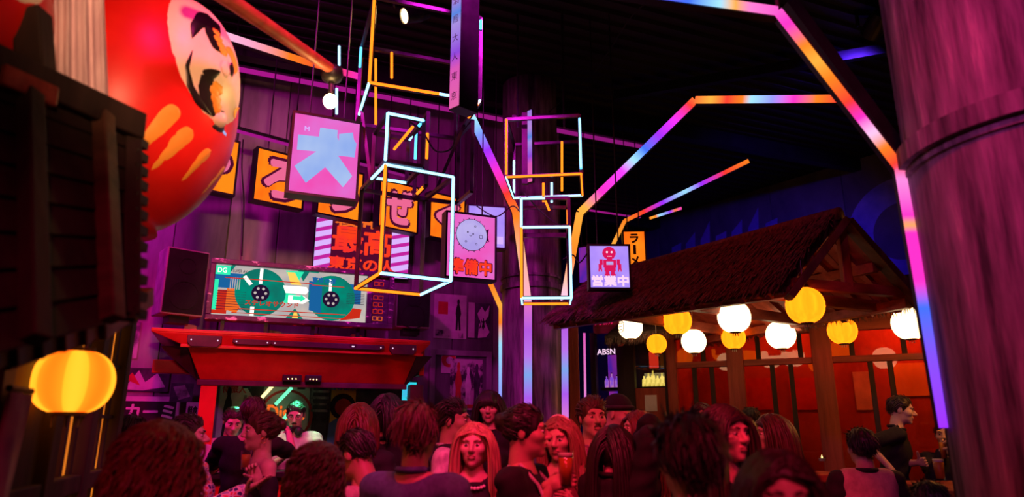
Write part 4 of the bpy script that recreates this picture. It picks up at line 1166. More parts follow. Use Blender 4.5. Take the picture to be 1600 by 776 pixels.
for k in range(4):
    bottle('self-glowing violet bottle on the left end of the bar shelf, %s of four' % ['first', 'second', 'third', 'last'][k], sA + .03 + k * (sB - sA - .06) / 3, .27, zsh, .14 + .03 * (k % 2), .022, 'bottle_violet_glow', 'violet bottles on the bar shelf')

# ------------------------------------------------------------------ paper lanterns
LPROF = [(.30, -.98), (.42, -.93), (.62, -.80), (.82, -.58), (.95, -.30), (1.0, 0), (.95, .30), (.82, .58), (.62, .80), (.42, .93), (.30, .98)]
def lantern(label, c, r, mat, top, group='round paper lanterns under the hut roof', sq=.97, ribs=0, name='paper_lantern'):
    e = thing(name, label, 'lantern', c, 0, group)
    n = 28
    prof = []
    for k in range(25):
        a = -1.30 + 2.60 * k / 24
        rib = 1.0 + (.006 if k % 2 else -.006)
        prof.append((r * math.cos(a) ** .85 * rib, r * sq * math.sin(a)))
    MB().lathe(prof, n).build('paper_shade', mat, e, smooth=True)
    zt_ = r * sq * math.sin(1.30)
    for s_, nm in ((1, 'top_ring'), (-1, 'bottom_ring')):
        MB().lathe([(r * .30, s_ * zt_ - .006), (r * .34, s_ * zt_ - .006), (r * .34, s_ * zt_ + .010), (r * .30, s_ * zt_ + .010)], 16).build(nm, 'dark_wood', e)
    mb = MB()
    for k in range(3): mb.tube([(r * .12 * (k - 1), 0, -zt_), (r * .16 * (k - 1), .0, -zt_ - .03)], .004, 5)
    mb.build('tassel', 'rope', e)['kind'] = 'stuff'
    MB().tube([(0, 0, zt_), (0, 0, max(top - c[2], zt_ + .03))], .003, 5).build('cord', 'rope', e)
    return e
LN = [(985, 511, 38, 'w', .235, 'white lantern with a black crest at the left end of the eave'), (1058, 501, 45, 'y', .245, 'yellow lantern beside the crested white one'),
      (1147, 495, 51, 'w', .250, 'bright white lantern high under the middle of the eave'), (1026, 537, 31, 'y', .19, 'small yellow lantern before the bar door bottles'),
      (1084, 533, 38, 'w', .215, 'white lantern low in front of the dark window bay'), (1146, 527, 37, 'y', .215, 'yellow lantern just below the high middle white one'),
      (1220, 523, 45, 'w', .245, 'white lantern in front of the middle window bay'), (1258, 477, 59, 'y', .250, 'largest yellow lantern at the gable corner'),
      (1316, 516, 44, 'y', .235, 'yellow lantern under the gable beside the thick post'), (1421, 505, 52, 'w', .245, 'white lantern nearest the big column')]
LN.append((1545, 500, 50, 'h', .235, 'bright lantern behind the big column over the bar table'))
for px, py, d_, k, dia, lab in LN:
    D = dia * F / d_
    c = P(px, py, D)
    e = lantern(lab, c, dia / 2, {'w': 'lantern_white', 'y': 'lantern_yellow', 'h': 'lantern_hot'}[k], c.z + .34)
    if px == 985:
        mb = MB(); r = dia / 2
        pts = []
        for k2 in range(13):
            a = 2 * PI * k2 / 12
            az, el = math.radians(205) + .42 * math.cos(a), .5 * math.sin(a)
            pts.append((r * 1.01 * math.cos(el) * math.cos(az), r * 1.01 * math.cos(el) * math.sin(az), r * .97 * math.sin(el)))
        mb.tube(pts, .004, 5)
        for dz in (-.03, 0, .03): mb.tube([(r * 1.01 * math.cos(az_) * math.cos(dz / r), r * 1.01 * math.sin(az_) * math.cos(dz / r), dz) for az_ in (math.radians(192), math.radians(205), math.radians(218))], .004, 5)
        mb.build('crest', 'ink_black', e)

# ------------------------------------------------------------------ tables on the deck
def table(label, pl, pr, zt_, dep, name='bar_table'):
    pl, pr = Vector(pl), Vector(pr); d = (pr - pl); phi = math.atan2(d.y, d.x); w = math.hypot(d.x, d.y)
    e = thing(name, label, 'table', (pl.x, pl.y, DECK), phi)
    h = zt_ - DECK
    n = 5
    for k in range(n): MB().box(0, w, dep * k / n + .002, dep * (k + 1) / n - .002, h - .045, h).build('plank', 'table_top', e, bev=.004)
    MB().box(.06, w - .06, .05, .08, h - .13, h - .045).build('apron', 'red_wood_h', e)
    MB().box(.06, w - .06, dep - .08, dep - .05, h - .13, h - .045).build('apron', 'red_wood_h', e)
    for x in (.06, w - .12):
        for y in (.05, dep - .11): MB().box(x, x + .06, y, y + .06, 0, h - .045).build('leg', 'red_wood', e, bev=.004)
    return e
zT = 1.27
pl, pr = PZ(1385, 750, zT), PZ(1500, 768, zT)
tB = table('red wooden bar table by the big column where the man in black leans', pl, pr, zT, .62)
zA = 1.33
pl2 = PZ(1238, 743, zA); pr2 = pl2 + Vector((.50, .22, 0))
tA = table('red wooden bar table carrying a candle in front of the windows', pl2, pr2, zA, .85)
pc = PZ(1285, 721, zA)
e = thing('candle_holder', 'small glass candle glowing on the bar table', 'candle', pc)
MB().lathe([(.001, 0), (.03, 0), (.036, .045), (.032, .045), (.027, .006), (.001, .006)], 14).build('glass_cup', 'clear_glass', e, smooth=True)
MB().lathe([(.001, .006), (.026, .006), (.028, .028), (.001, .028)], 12).build('wax', 'foam', e)
MB().lathe([(.001, .028), (.007, .034), (.006, .042), (.001, .056)], 8).build('flame', 'candle_flame', e, smooth=True)
def bench(label, a, b, z):
    a, b = Vector(a), Vector(b); d = b - a; phi = math.atan2(d.y, d.x); w = math.hypot(d.x, d.y)
    e = thing('bench', label, 'bench', (a.x, a.y, DECK), phi)
    for k in range(2): MB().box(0, w, .15 * k, .15 * k + .145, z - .04, z).build('plank', 'pale_wood', e, bev=.004)
    for x in (.05, w - .1):
        for y in (.02, .22): MB().box(x, x + .05, y, y + .05, 0, z - .04).build('leg', 'red_wood', e)
    MB().box(.05, w - .05, .12, .16, .15, .19).build('stretcher', 'red_wood_h', e)
pa, pb = PZ(1285, 771, 1.19), PZ(1352, 777, 1.19)
bench('pale wooden bench edge in front of the candle table', pa, pb, 1.19 - DECK)
def pint(label, p, h=.145, r=.038, fill=.8, foam_h=.02, name='beer_glass', liquid='beer'):
    e = thing(name, label, 'glass', p)
    MB().lathe([(.001, 0), (r * .74, 0), (r, h), (r * .95, h), (r * .70, .01), (.001, .01)], 18).build('glass', 'clear_glass', e, smooth=True)
    MB().lathe([(.001, .011), (r * .69, .011), (r * (.7 + .24 * fill), h * fill), (.001, h * fill)], 16).build('drink', liquid, e, smooth=True)
    if foam_h: MB().lathe([(.001, h * fill), (r * (.7 + .24 * fill), h * fill), (r * (.72 + .24 * fill), h * fill + foam_h), (.001, h * fill + foam_h)], 16).build('foam', 'foam', e, smooth=True)
    return e
pint('beer glass standing on the table by the big column', PZ(1470, 750, zT))
# ================================================================== daruma and left stall
def ray_ell(px, py, C, r):
    """first hit of the pixel ray with an axis-aligned ellipsoid: point, normal"""
    d = P(px, py, 1.0) - Vector((0, 0, CAMZ)); o = Vector((0, 0, CAMZ)) - Vector(C)
    iv = Vector((1 / r[0], 1 / r[1], 1 / r[2]))
    d2 = Vector((d.x * iv.x, d.y * iv.y, d.z * iv.z)); o2 = Vector((o.x * iv.x, o.y * iv.y, o.z * iv.z))
    a, b, c = d2.dot(d2), 2 * d2.dot(o2), o2.dot(o2) - 1
    q = b * b - 4 * a * c
    t = (-b - math.sqrt(q)) / (2 * a) if q > 0 else -b / (2 * a)
    p = o + d * t
    n = Vector((p.x * iv.x ** 2, p.y * iv.y ** 2, p.z * iv.z ** 2)).normalized()
    if q <= 0:
        p2 = Vector((p.x * iv.x, p.y * iv.y, p.z * iv.z)).normalized(); p = Vector((p2.x * r[0], p2.y * r[1], p2.z * r[2]))
    return p, n
DC = P(184, 165, 2.70)
DRR = (.485, .485, .575)
dar = thing('daruma', 'giant red daruma doll with white face and gold strokes looking right', 'daruma doll', (DC.x, DC.y, DC.z - .56))
dof = Vector((0, 0, .56))
MB().lathe([(.001, -.56), (.22, -.555)] + [(DRR[0] * math.cos(a) ** .92, DRR[2] * math.sin(a)) for a in [math.radians(-66 + 6 * k) for k in range(25)]] + [(.15, .56), (.001, .575)], 48, c=dof).build('body', 'daruma_red', dar, smooth=True)
# raised face, an oval bulging out of the front
FC = Vector((.262, -.035, .085)); FRD = (.245, .30, .385)
MB().ell(FC + dof, FRD, 40, 28).build('face', 'daruma_face', dar, smooth=True)
# golden rim around the face
def surf(c, r, d):
    d = Vector(d).normalized()
    t = 1 / math.sqrt((d.x / r[0]) ** 2 + (d.y / r[1]) ** 2 + (d.z / r[2]) ** 2)
    return c + d * t
rim = []
for k in range(49):
    a = 2 * PI * k / 48
    th = math.radians(92)
    rim.append(surf(FC, FRD, (math.cos(th), math.sin(th) * math.cos(a), math.sin(th) * math.sin(a))) + dof + Vector((.012, 0, 0)))
def on_body(p):
    q = Vector((p.x / DRR[0], p.y / DRR[1], p.z / DRR[2])); return q.length
mb = MB(); mb.tube(rim, .012, 8, caps=False)
mb.build('face_rim', 'daruma_gold', dar, smooth=True)
for k in range(16):
    a = PI * .55 + PI * .9 * k / 15
    p = surf(FC, FRD, (-.06, math.cos(a), math.sin(a)))
    MB().ell(p + dof, .022, 10, 7).build('rim_bead', 'daruma_gold', dar, smooth=True)
def stroke(name, mat, pix, wid, C, r, base, off=.004, n=26, taper=True, parent=dar, rnd=True):
    """painted stroke along pixel points of a rounded surface; wid in metres"""
    pts = []
    for i in range(n + 1):
        t = i / n * (len(pix) - 1); k = min(int(t), len(pix) - 2); f = t - k
        px = pix[k][0] * (1 - f) + pix[k + 1][0] * f; py = pix[k][1] * (1 - f) + pix[k + 1][1] * f
        g = f * f * (3 - 2 * f)
        w = (wid[k] * (1 - g) + wid[k + 1] * g) * (1.35 if C.length > .01 else 1.0)
        te = min(i, n - i) / n
        if rnd and te < .16: w *= math.sqrt(max(0.0, 1 - (1 - te / .16) ** 2)) if te > 0 else .02
        p, nn = ray_ell(px, py, DC + C, r)
        pts.append((p, nn, w))
    mb = MB(); vs = []; fs = []
    for i, (p, nn, w) in enumerate(pts):
        tg = (pts[min(i + 1, n)][0] - pts[max(i - 1, 0)][0]).normalized(); sd = nn.cross(tg).normalized()
        for j in range(5):
            s_ = (j - 2) / 2
            q = p + sd * (w * s_)
            # push onto the surface again
            e_ = Vector((q.x / r[0], q.y / r[1], q.z / r[2])); q = q / e_.length
            vs.append(q + C + nn * (off * (1 - .6 * s_ * s_)) + base)
    for i in range(n):
        for j in range(4):
            a = i * 5 + j
            fs.append((a, a + 1, a + 6, a + 5))
    mb.add(vs, fs)
    return mb.build(name, mat, parent, smooth=True)
Z3 = Vector((0, 0, 0))
G = [((278, 168), (262, 182), (236, 212), (205, 240)), ((300, 203), (284, 216), (258, 244), (230, 270)), ((328, 234), (312, 250), (288, 276), (262, 300)), ((350, 262), (338, 276), (318, 298), (300, 314))]
for k, g in enumerate(G):
    w = [.030, .034, .027, .016] if k < 2 else [.025, .026, .020, .010]
    stroke('gold_stroke', 'daruma_gold', g, w, Z3, DRR, dof, .006)
# painted face
fk = dict(C=FC, r=FRD, base=dof)
stroke('brow', 'paint_black', [(300, 60), (306, 40), (320, 28), (334, 34), (332, 52), (338, 70), (348, 84)], [.006, .016, .026, .030, .030, .024, .006], **fk)
stroke('brow', 'paint_black', [(301, 78), (292, 104), (297, 134), (310, 158), (330, 180)], [.003, .006, .010, .012, .006], **fk)
stroke('whisker', 'paint_black', [(314, 116), (322, 128), (326, 146), (330, 166), (338, 184)], [.008, .030, .034, .028, .006], **fk)
stroke('brow', 'paint_black', [(316, 112), (330, 116), (344, 112)], [.008, .016, .006], **fk)
for a in (((331, 46), (342, 54)), ((333, 58), (346, 64)), ((338, 68), (350, 74)), ((342, 78), (354, 82))):
    stroke('gold_feather', 'daruma_gold', a, [.010, .014], off=.008, n=6, **fk)
for a in (((328, 134), (340, 150)), ((332, 128), (346, 146)), ((330, 146), (342, 166)), ((334, 158), (342, 176))):
    stroke('gold_feather', 'daruma_gold', a, [.012, .020], off=.008, n=6, **fk)
stroke('gold_shade', 'daruma_gold', [(352, 74), (362, 84), (368, 100), (366, 116)], [.008, .022, .022, .006], off=.004, **fk)
stroke('eye_white', 'daruma_face', [(351, 96), (352, 108), (352, 120)], [.012, .022, .010], off=.009, n=8, **fk)
stroke('pupil', 'paint_black', [(359, 98), (361, 108), (360, 119)], [.006, .016, .006], off=.012, n=8, **fk)
stroke('nostril', 'paint_black', [(344, 172), (346, 178), (346, 186)], [.005, .013, .005], off=.008, n=8, **fk)
stroke('nose_line', 'daruma_gold', [(372, 168), (366, 174), (364, 184)], [.004, .009, .004], off=.008, n=8, **fk)
stroke('mouth', 'paint_black', [(330, 196), (340, 202), (350, 206)], [.006, .020, .010], off=.008, n=8, **fk)
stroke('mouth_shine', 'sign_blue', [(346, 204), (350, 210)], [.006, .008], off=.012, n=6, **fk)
MB().ell(FC + dof + Vector((.195, -.02, -.17)), (.042, .055, .045), 20, 12).build('nose', 'daruma_face', dar, smooth=True)
# neighbour daruma behind the post, mostly out of the picture
d2 = P(-112, 20, 1.84)
e = thing('daruma', 'second red daruma doll cut off by the left picture edge', 'daruma doll', (d2.x, d2.y, d2.z - .32))
MB().lathe([(.001, 0), (.16, .004)] + [(.32 * math.cos(a) ** .92, .34 + .34 * math.sin(a)) for a in [math.radians(-64 + 8 * k) for k in range(18)]] + [(.1, .675), (.001, .68)], 36).build('body', 'daruma_red', e, smooth=True)
MB().ell((.14, -.05, .42), (.2, .2, .2), 20, 14).build('face', 'daruma_face', e, smooth=True)
stroke('gold_stroke', 'daruma_gold', [(20, 60), (10, 90), (0, 110)], [.01, .02, .006], Z3, (.32, .32, .34), Vector((0, 0, .34)), parent=e) if False else None

# ---- stall roof: steep dark boarded slope, ridge behind, eave toward the viewer
A, B = P(-40, 96, 1.62), P(206, 204, 2.10)
C_, E_ = P(200, 496, 1.92), P(-60, 566, 1.40)
st = thing('stall_roof', 'dark boarded roof of the near left stall, out of focus', 'roof', E_)
so = E_.copy()
nrm = ((C_ - E_).cross(A - E_)).normalized()
if nrm.y > 0: nrm = -nrm
NB = 8
for k in range(NB):
    v0, v1 = k / NB, (k + 1.08) / NB
    a, b = E_.lerp(A, v0), C_.lerp(B, v0); c, d = C_.lerp(B, min(v1, 1)), E_.lerp(A, min(v1, 1))
    th = .022; o1 = nrm * (.012 * (1)); o2 = nrm * 0
    pts = [a + o1, b + o1, c + o2, d + o2]
    MB().hexa([p - so - nrm * th for p in pts] + [p - so for p in pts]).build('roof_board', 'dark_wood', st)
MB().bar(E_.lerp(C_, .80) + nrm * .03 - so, A.lerp(B, .72) + nrm * .03 - so, .045, .05, up=tuple(nrm)).build('batten', 'old_wood_h', st, bev=.005)
MB().bar(E_.lerp(C_, .3) + nrm * .03 - so, A.lerp(B, .25) + nrm * .03 - so, .05, .05, up=tuple(nrm)).build('batten', 'dark_wood', st, bev=.005)
MB().bar(A + nrm * .02 - so, B + nrm * .02 - so, .08, .09).build('ridge_board', 'dark_wood', st, bev=.006)
MB().bar(A.lerp(B, .05) + nrm * .06 - so + Vector((0, 0, -.055)), A.lerp(B, .36) + nrm * .06 - so + Vector((0, 0, -.055)), .04, .06).build('ridge_batten', 'red_wood_h', st, bev=.006)
MB().bar(C_ - so, B - so, .05, .06).build('barge_board', 'dark_wood', st, bev=.006)
for k in range(12):
    v = (k + .3) / 12
    p = C_.lerp(B, v)
    MB().box(p.x - so.x - .035, p.x - so.x + .03, p.y - so.y - .02, p.y - so.y + .05, p.z - so.z - .016, p.z - so.z + .012).build('shingle_end', 'dark_wood', st)
dpt = Vector((-.06, .34, .16))
for k in range(7):
    t = (k + .3) / 7
    p = E_.lerp(C_, t) - nrm * .06
    MB().bar(p - so, p + dpt - so, .045, .06).build('rafter', 'red_wood_h' if k > 3 else 'old_wood_h', st, bev=.004)
MB().bar(P(0, 560, 1.7) - so, P(205, 490, 2.3) - so, .05, .06).build('eave_beam', 'dark_wood', st, bev=.004)
MB().bar(P(95, 478, 1.95) - so, P(182, 512, 2.05) - so, .045, .04).build('bracket', 'truck_red', st, bev=.004)
# deck that carries the darumas behind the ridge
dk = [Vector((A.x - .5, A.y + .1, 2.31)), P(205, 400, 2.30), P(205, 400, 3.0), P(-60, 400, 3.0)]
for p in dk: p.z = 2.31
MB().hexa([p - so - Vector((0, 0, .05)) for p in dk] + [p - so for p in dk]).build('roof_deck', 'dark_wood', st)
# upright post and ragged white cloth on the roof
pp = P(66, 60, 1.85)
tag(MB().bar(P(50, 20, 1.85), P(58, 140, 1.85), .085, .07).build('roof_post', 'dark_wood', None, bev=.006), 'dark upright post between the two darumas', 'post')
rs = np.random.RandomState(4)
mb = MB(); nu, nv = 26, 14
ca, cb = P(84, -70, 2.0), P(162, -60, 2.12)
vs = []
for lay in (0, 1):
    for j in range(nv + 1):
        for i in range(nu + 1):
            u, v = i / nu, j / nv
            px = 84 + 76 * u + (14 - 8 * u) * v * u + 4 * u * v
            yb_ = 122 + 46 * u + (9 if i % 4 < 2 else -5) + (6 * math.sin(i * 1.9))
            py = -70 + (yb_ + 70) * v
            fold = .02 * math.sin(u * 19 + v) + .012 * math.sin(u * 37 + 2 * v)
            p = P(px, py, 2.02 + .10 * u + fold + .006 * lay)
            vs.append(p - ca)
K = (nu + 1) * (nv + 1); fs = []
for j in range(nv):
    for i in range(nu):
        q = j * (nu + 1) + i
        fs += [(q, q + nu + 1, q + nu + 2, q + 1), (K + q, K + q + 1, K + q + nu + 2, K + q + nu + 1)]
mb.add(vs, fs)
tag(mb.build('hanging_cloth', 'cloth_white', None, ca, smooth=True), 'ragged pale cloth hanging beside the big daruma', 'cloth')

# ---- wooden pole with a bare bulb
pa, pb = P(300, -40, 2.15), P(526, 114, 2.95)
e = thing('bulb_pole', 'brown wooden pole reaching from the stall with a bare glowing bulb', 'lamp', pa)
mb = MB(); mb.tube([(pa.lerp(pb, k / 8) - pa) for k in range(9)], [.034 - .0012 * k for k in range(9)], 12); mb.build('pole', 'red_wood_h', e, smooth=True)
q = pb - pa
MB().lathe([(.001, .03), (.05, .028), (.055, 0), (.045, -.03), (.02, -.045), (.001, -.045)], 16, c=q + Vector((-.02, -.01, -.01))).build('fixture', 'black_metal', e, smooth=True)
bb = P(516, 158, 2.93) - pa
MB().tube([q + Vector((-.02, -.01, -.05)), bb + Vector((0, 0, .03))], .012, 8).build('socket', 'black_plastic', e)
MB().ell(bb, (.031, .031, .034), 16, 12).build('bulb', 'bulb_bright', e, smooth=True)

# ---- left stall wall with lit lattice windows
s0_, s1_ = P(-30, 640, 1.95), P(178, 640, 3.55)
dv = s1_ - s0_
FS = Fr(s0_.x, s0_.y, math.degrees(math.atan2(dv.y, dv.x)))
LW = math.hypot(dv.x, dv.y)
sw = thing('stall_wall', 'dark timber wall of the left stall with amber lit lattice windows', 'stall', (FS.ox, FS.oy, 0), FS.phi)
for x in (.05, .62, 1.15, LW):
    MB().box(x - .05, x + .05, -.04, .06, 0, 2.26).build('post', 'dark_wood', sw, bev=.006)
for z in (.75, 1.38, 2.18):
    MB().box(0, LW, -.03, .04, z - .035, z + .035).build('rail', 'dark_wood', sw, bev=.005)
for i, (x0, x1) in enumerate(((.67, 1.10), (1.20, LW - .05))):
    for z0, z1 in ((.79, 1.34), (1.42, 2.14)):
        MB().box(x0, x1, .012, .018, z0, z1).build('lit_paper', 'shoji_lit', sw)
        n = 3
        for k in range(n):
            x = x0 + (x1 - x0) * (k + .5) / n
            MB().box(x - .02, x + .02, -.004, .012, z0, z1).build('lattice_slat', 'dark_wood', sw)
        for z in (z0 + (z1 - z0) * .33, z0 + (z1 - z0) * .67): MB().box(x0, x1, -.008, .012, z - .008, z + .008).build('lattice_bar', 'dark_wood', sw)
MB().box(.1, .57, 0, .03, 0, 2.15).build('board', 'dark_wood', sw)
for z0, z1 in ((.05, .7),):
    for k in range(8): MB().box(.67 + k * (LW - .72) / 8, .67 + (k + .95) * (LW - .72) / 8, 0, .03, z0, z1).build('board', 'dark_wood', sw)
noisy('banner_print', (.5, .12, .3), (.85, .5, .6), (5, 5, 1.4), .8, bump=.05, lo=.42, hi=.6, c3=(.15, .2, .6))
e = thing('banner', 'pinkish vertical banner on the left stall post', 'banner', FS.w(-.02, -.07, .55), FS.phi)
mb = MB()
vs = []
for lay in (0, .008):
    for j in range(9):
        for i in range(5): vs.append((.15 * i / 4, lay + .02 * math.sin(i * 1.7 + j * .4), 1.15 * j / 8))
fs = []
for j in range(8):
    for i in range(4):
        q = j * 5 + i; fs += [(q, q + 1, q + 6, q + 5), (45 + q, 45 + q + 5, 45 + q + 6, 45 + q + 1)]
mb.add(vs, fs); mb.build('cloth', 'banner_print', e, smooth=True)
MB().tube([(-.02, .0, 1.16), (.17, 0, 1.16)], .01, 6).build('rod', 'dark_wood', e)
# orange lantern of the left stall, ribbed and squat
c = P(114, 596, 2.40); r = .129
e = thing('paper_lantern', 'large squat orange lantern hanging from the left stall eave', 'lantern', c)
m, t, out = nt('lantern_panels')
em = t.nodes.new('ShaderNodeEmission'); tc = t.nodes.new('ShaderNodeTexCoord'); sp = t.nodes.new('ShaderNodeSeparateXYZ')
an = t.nodes.new('ShaderNodeMath'); an.operation = 'ARCTAN2'; ml = t.nodes.new('ShaderNodeMath'); ml.operation = 'MULTIPLY'; ml.inputs[1].default_value = 5.0
sn = t.nodes.new('ShaderNodeMath'); sn.operation = 'SINE'
rp = ramp(t, [(0.0, (1.0, .12, .004)), (.55, (1.0, .17, .006)), (.62, (1.0, .26, .010)), (1.0, (1.0, .30, .014))])
mp = t.nodes.new('ShaderNodeMapRange'); mp.inputs[1].default_value = -1; mp.inputs[2].default_value = 1
t.links.new(tc.outputs['Object'], sp.inputs[0]); t.links.new(sp.outputs['Y'], an.inputs[0]); t.links.new(sp.outputs['X'], an.inputs[1])
t.links.new(an.outputs[0], ml.inputs[0]); t.links.new(ml.outputs[0], sn.inputs[0]); t.links.new(sn.outputs[0], mp.inputs[0]); t.links.new(mp.outputs[0], rp.inputs[0])
t.links.new(rp.outputs[0], em.inputs[0]); em.inputs[1].default_value = 2.3; t.links.new(em.outputs[0], out.inputs[0])
mb = MB(); n = 60; prof = []
for k in range(17):
    a = -1.22 + 2.44 * k / 16; prof.append((r * math.cos(a) ** .7, r * .84 * math.sin(a)))
vs = []
for rr_, z in prof:
    for k in range(n):
        a = 2 * PI * k / n; q = rr_ * (1 + .02 * abs(math.sin(a * 5)) - .012)
        vs.append((q * math.cos(a), q * math.sin(a), z))
fs = [(i * n + k, i * n + (k + 1) % n, (i + 1) * n + (k + 1) % n, (i + 1) * n + k) for i in range(16) for k in range(n)]
fs += [tuple(range(n - 1, -1, -1)), tuple(range(16 * n, 17 * n))]
mb.add(vs, fs); mb.build('paper_shade', 'lantern_panels', e, smooth=True)
zt_ = r * .84 * math.sin(1.22)
MB().lathe([(.045, zt_ - .004), (.055, zt_ - .004), (.055, zt_ + .014), (.045, zt_ + .014)], 18).build('top_ring', 'dark_wood', e)
MB().lathe([(.045, -zt_ - .012), (.055, -zt_ - .012), (.055, -zt_ + .004), (.045, -zt_ + .004)], 18).build('bottom_ring', 'dark_wood', e)
for dx in (-.045, -.02, .03): MB().tube([(dx, 0, zt_), (dx * .4, .01, zt_ + .17)], .003, 5).build('rope', 'rope', e)
for dx in (-.05, .0, .04): MB().tube([(dx, 0, -zt_), (dx, .0, -zt_ - .05)], .003, 5).build('tassel', 'rope', e)

# ---- stage lamps, each with its own beam
def stage_lamp(label, loc, tgt, colr, watts, deg, blend, r=.09, vis=False):
    loc, tgt = Vector(loc), Vector(tgt); d = (tgt - loc).normalized()
    e = thing('stage_lamp', label, 'stage lamp', loc, 0, 'stage lamps under the ceiling')
    R = d.to_track_quat('-Z', 'Y').to_matrix()
    mb = MB(); mb.lathe([(.001, .22), (r * .7, .22), (r, .14), (r, 0.0), (r * .92, 0), (r * .92, .03), (.001, .03)], 20); mb.xform(R.to_4x4())
    mb.build('housing', 'black_metal', e, smooth=False)
    mb = MB()
    ln = CEIL - loc.z
    mb.box(-r - .02, -r - .008, -.02, .02, .0, .10); mb.box(r + .008, r + .02, -.02, .02, .0, .10); mb.box(-r - .02, r + .02, -.02, .02, .10, .115)
    mb.tube([(0, 0, .11), (0, 0, max(.16, ln))], .012, 6)
    mb.xform(Matrix.Translation((0, 0, .08)))
    mb.build('yoke', 'black_metal', e)
    ld = bpy.data.lights.new('lamp_beam', 'SPOT'); ld.energy = watts; ld.color = colr; ld.spot_size = math.radians(deg); ld.spot_blend = blend; ld.shadow_soft_size = .16
    lo = bpy.data.objects.new('lamp_beam', ld); COL.objects.link(lo); lo.parent = e
    lo.location = d * .03; lo.rotation_euler = d.to_track_quat('-Z', 'Y').to_euler()
    return e, R
NAMES = ['magenta stage lamp aimed at the booth wall', 'violet stage lamp aimed at the door wall', 'pink stage lamp aimed at the far left posters', 'pink-red stage lamp over the crowd left side', 'red stage lamp over the crowd middle',
         'red stage lamp over the crowd right side', 'deep red stage lamp aimed at the booth canopy', 'purple stage lamp aimed at the big right column', 'blue stage lamp aimed at the wall behind the hut', 'red stage lamp aimed at the thatched roof',
         'magenta stage lamp aimed at the middle column', 'added warm lamp behind the viewer aimed at the giant daruma', 'added red fill lamp behind the viewer for the nearest heads']
for nm, a in zip(NAMES, STAGE_LAMPS): stage_lamp(nm, *a)
# the visible warm spot by the tall neon frame
lw = P(631, 25, 4.6)
e, R = stage_lamp('warm white spotlight glowing beside the tall neon frame', lw, lw + Vector((-.75, -.5, -.45)), (1.0, .5, .2), 40, 60, .6, r=.062)
mb = MB(); mb.lathe([(.001, .012), (.055, .012), (.055, .02), (.001, .02)], 20); mb.xform(R.to_4x4()); mb.build('lens', 'bulb_warm', e)
# warm bare spot on the top daruma? (the bulb above) and green light for the DJs
dj = FL.w(FL.at(455, 640, .4)[0], .3, zl - .05)
for px, lab in ((385, 'green lamp under the canopy at the left of the booth'), (470, 'green lamp under the canopy above the DJ')):
    s_ = FL.at(px, 610, .25)[0]
    p = FL.w(s_, .22, zl - .055)
    e = thing('canopy_lamp', lab, 'lamp', p, 0, 'green lamps under the booth canopy')
    MB().lathe([(.001, .05), (.03, .05), (.035, 0), (.03, 0), (.026, .04), (.001, .04)], 12).build('shade', 'black_metal', e)
    ld = bpy.data.lights.new('lamp_beam', 'SPOT'); ld.energy = 22; ld.color = (.08, 1.0, .40); ld.spot_size = math.radians(125); ld.spot_blend = .8; ld.shadow_soft_size = .04
    lo = bpy.data.objects.new('lamp_beam', ld); COL.objects.link(lo); lo.parent = e; lo.location = (0, 0, .0)
# hanging cables
def cable(label, pts, r=.006):
    pts = [Vector(p) for p in pts]
    out = []
    for i in range(len(pts) - 1):
        for k in range(8):
            t = k / 8; p0 = pts[max(i - 1, 0)]; p1 = pts[i]; p2 = pts[i + 1]; p3 = pts[min(i + 2, len(pts) - 1)]
            out.append(.5 * ((2 * p1) + (p2 - p0) * t + (2 * p0 - 5 * p1 + 4 * p2 - p3) * t * t + (3 * p1 - p0 - 3 * p2 + p3) * t ** 3))
    out.append(pts[-1])
    mb = MB(); mb.tube([p - pts[0] for p in out], r, 6)
    tag(mb.build('cable', 'black_plastic', None, pts[0], smooth=True), label, 'cable', 'hanging black cables')
cable('black cable looping from the ceiling to the smaller neon frame', [PZ(1018, 0, 5.15), PZ(985, 28, 5.1), PZ(930, 110, 5.1), PZ(880, 155, 5.1), P(858, 175, 5.4)])
cable('black cable sagging between the violet sign and the middle column', [P(745, 322, 5.9), P(775, 338, 5.85), P(800, 322, 5.8), P(812, 330, 5.6)])
cable('black cable drooping inside the smaller neon frame', [P(818, 300, 5.3), P(845, 330, 5.3), P(880, 355, 5.3), P(893, 340, 5.3)])
cable('black cable drooping between the cubes of the tall neon frame', [P(640, 190, 4.25), P(660, 205, 4.3), P(680, 235, 4.4), P(705, 232, 4.4), P(712, 205, 4.5)])
cable('thin dark cable down the panel wall left of the orange signs', [P(380, 218, 6.0), P(378, 262, 6.0), P(381, 320, 6.1), P(378, 400, 6.2)])
cable('black cable from the robot sign to the middle column', [P(918, 395, 5.4), P(905, 410, 5.5), P(895, 398, 5.6), P(880, 405, 5.6)])
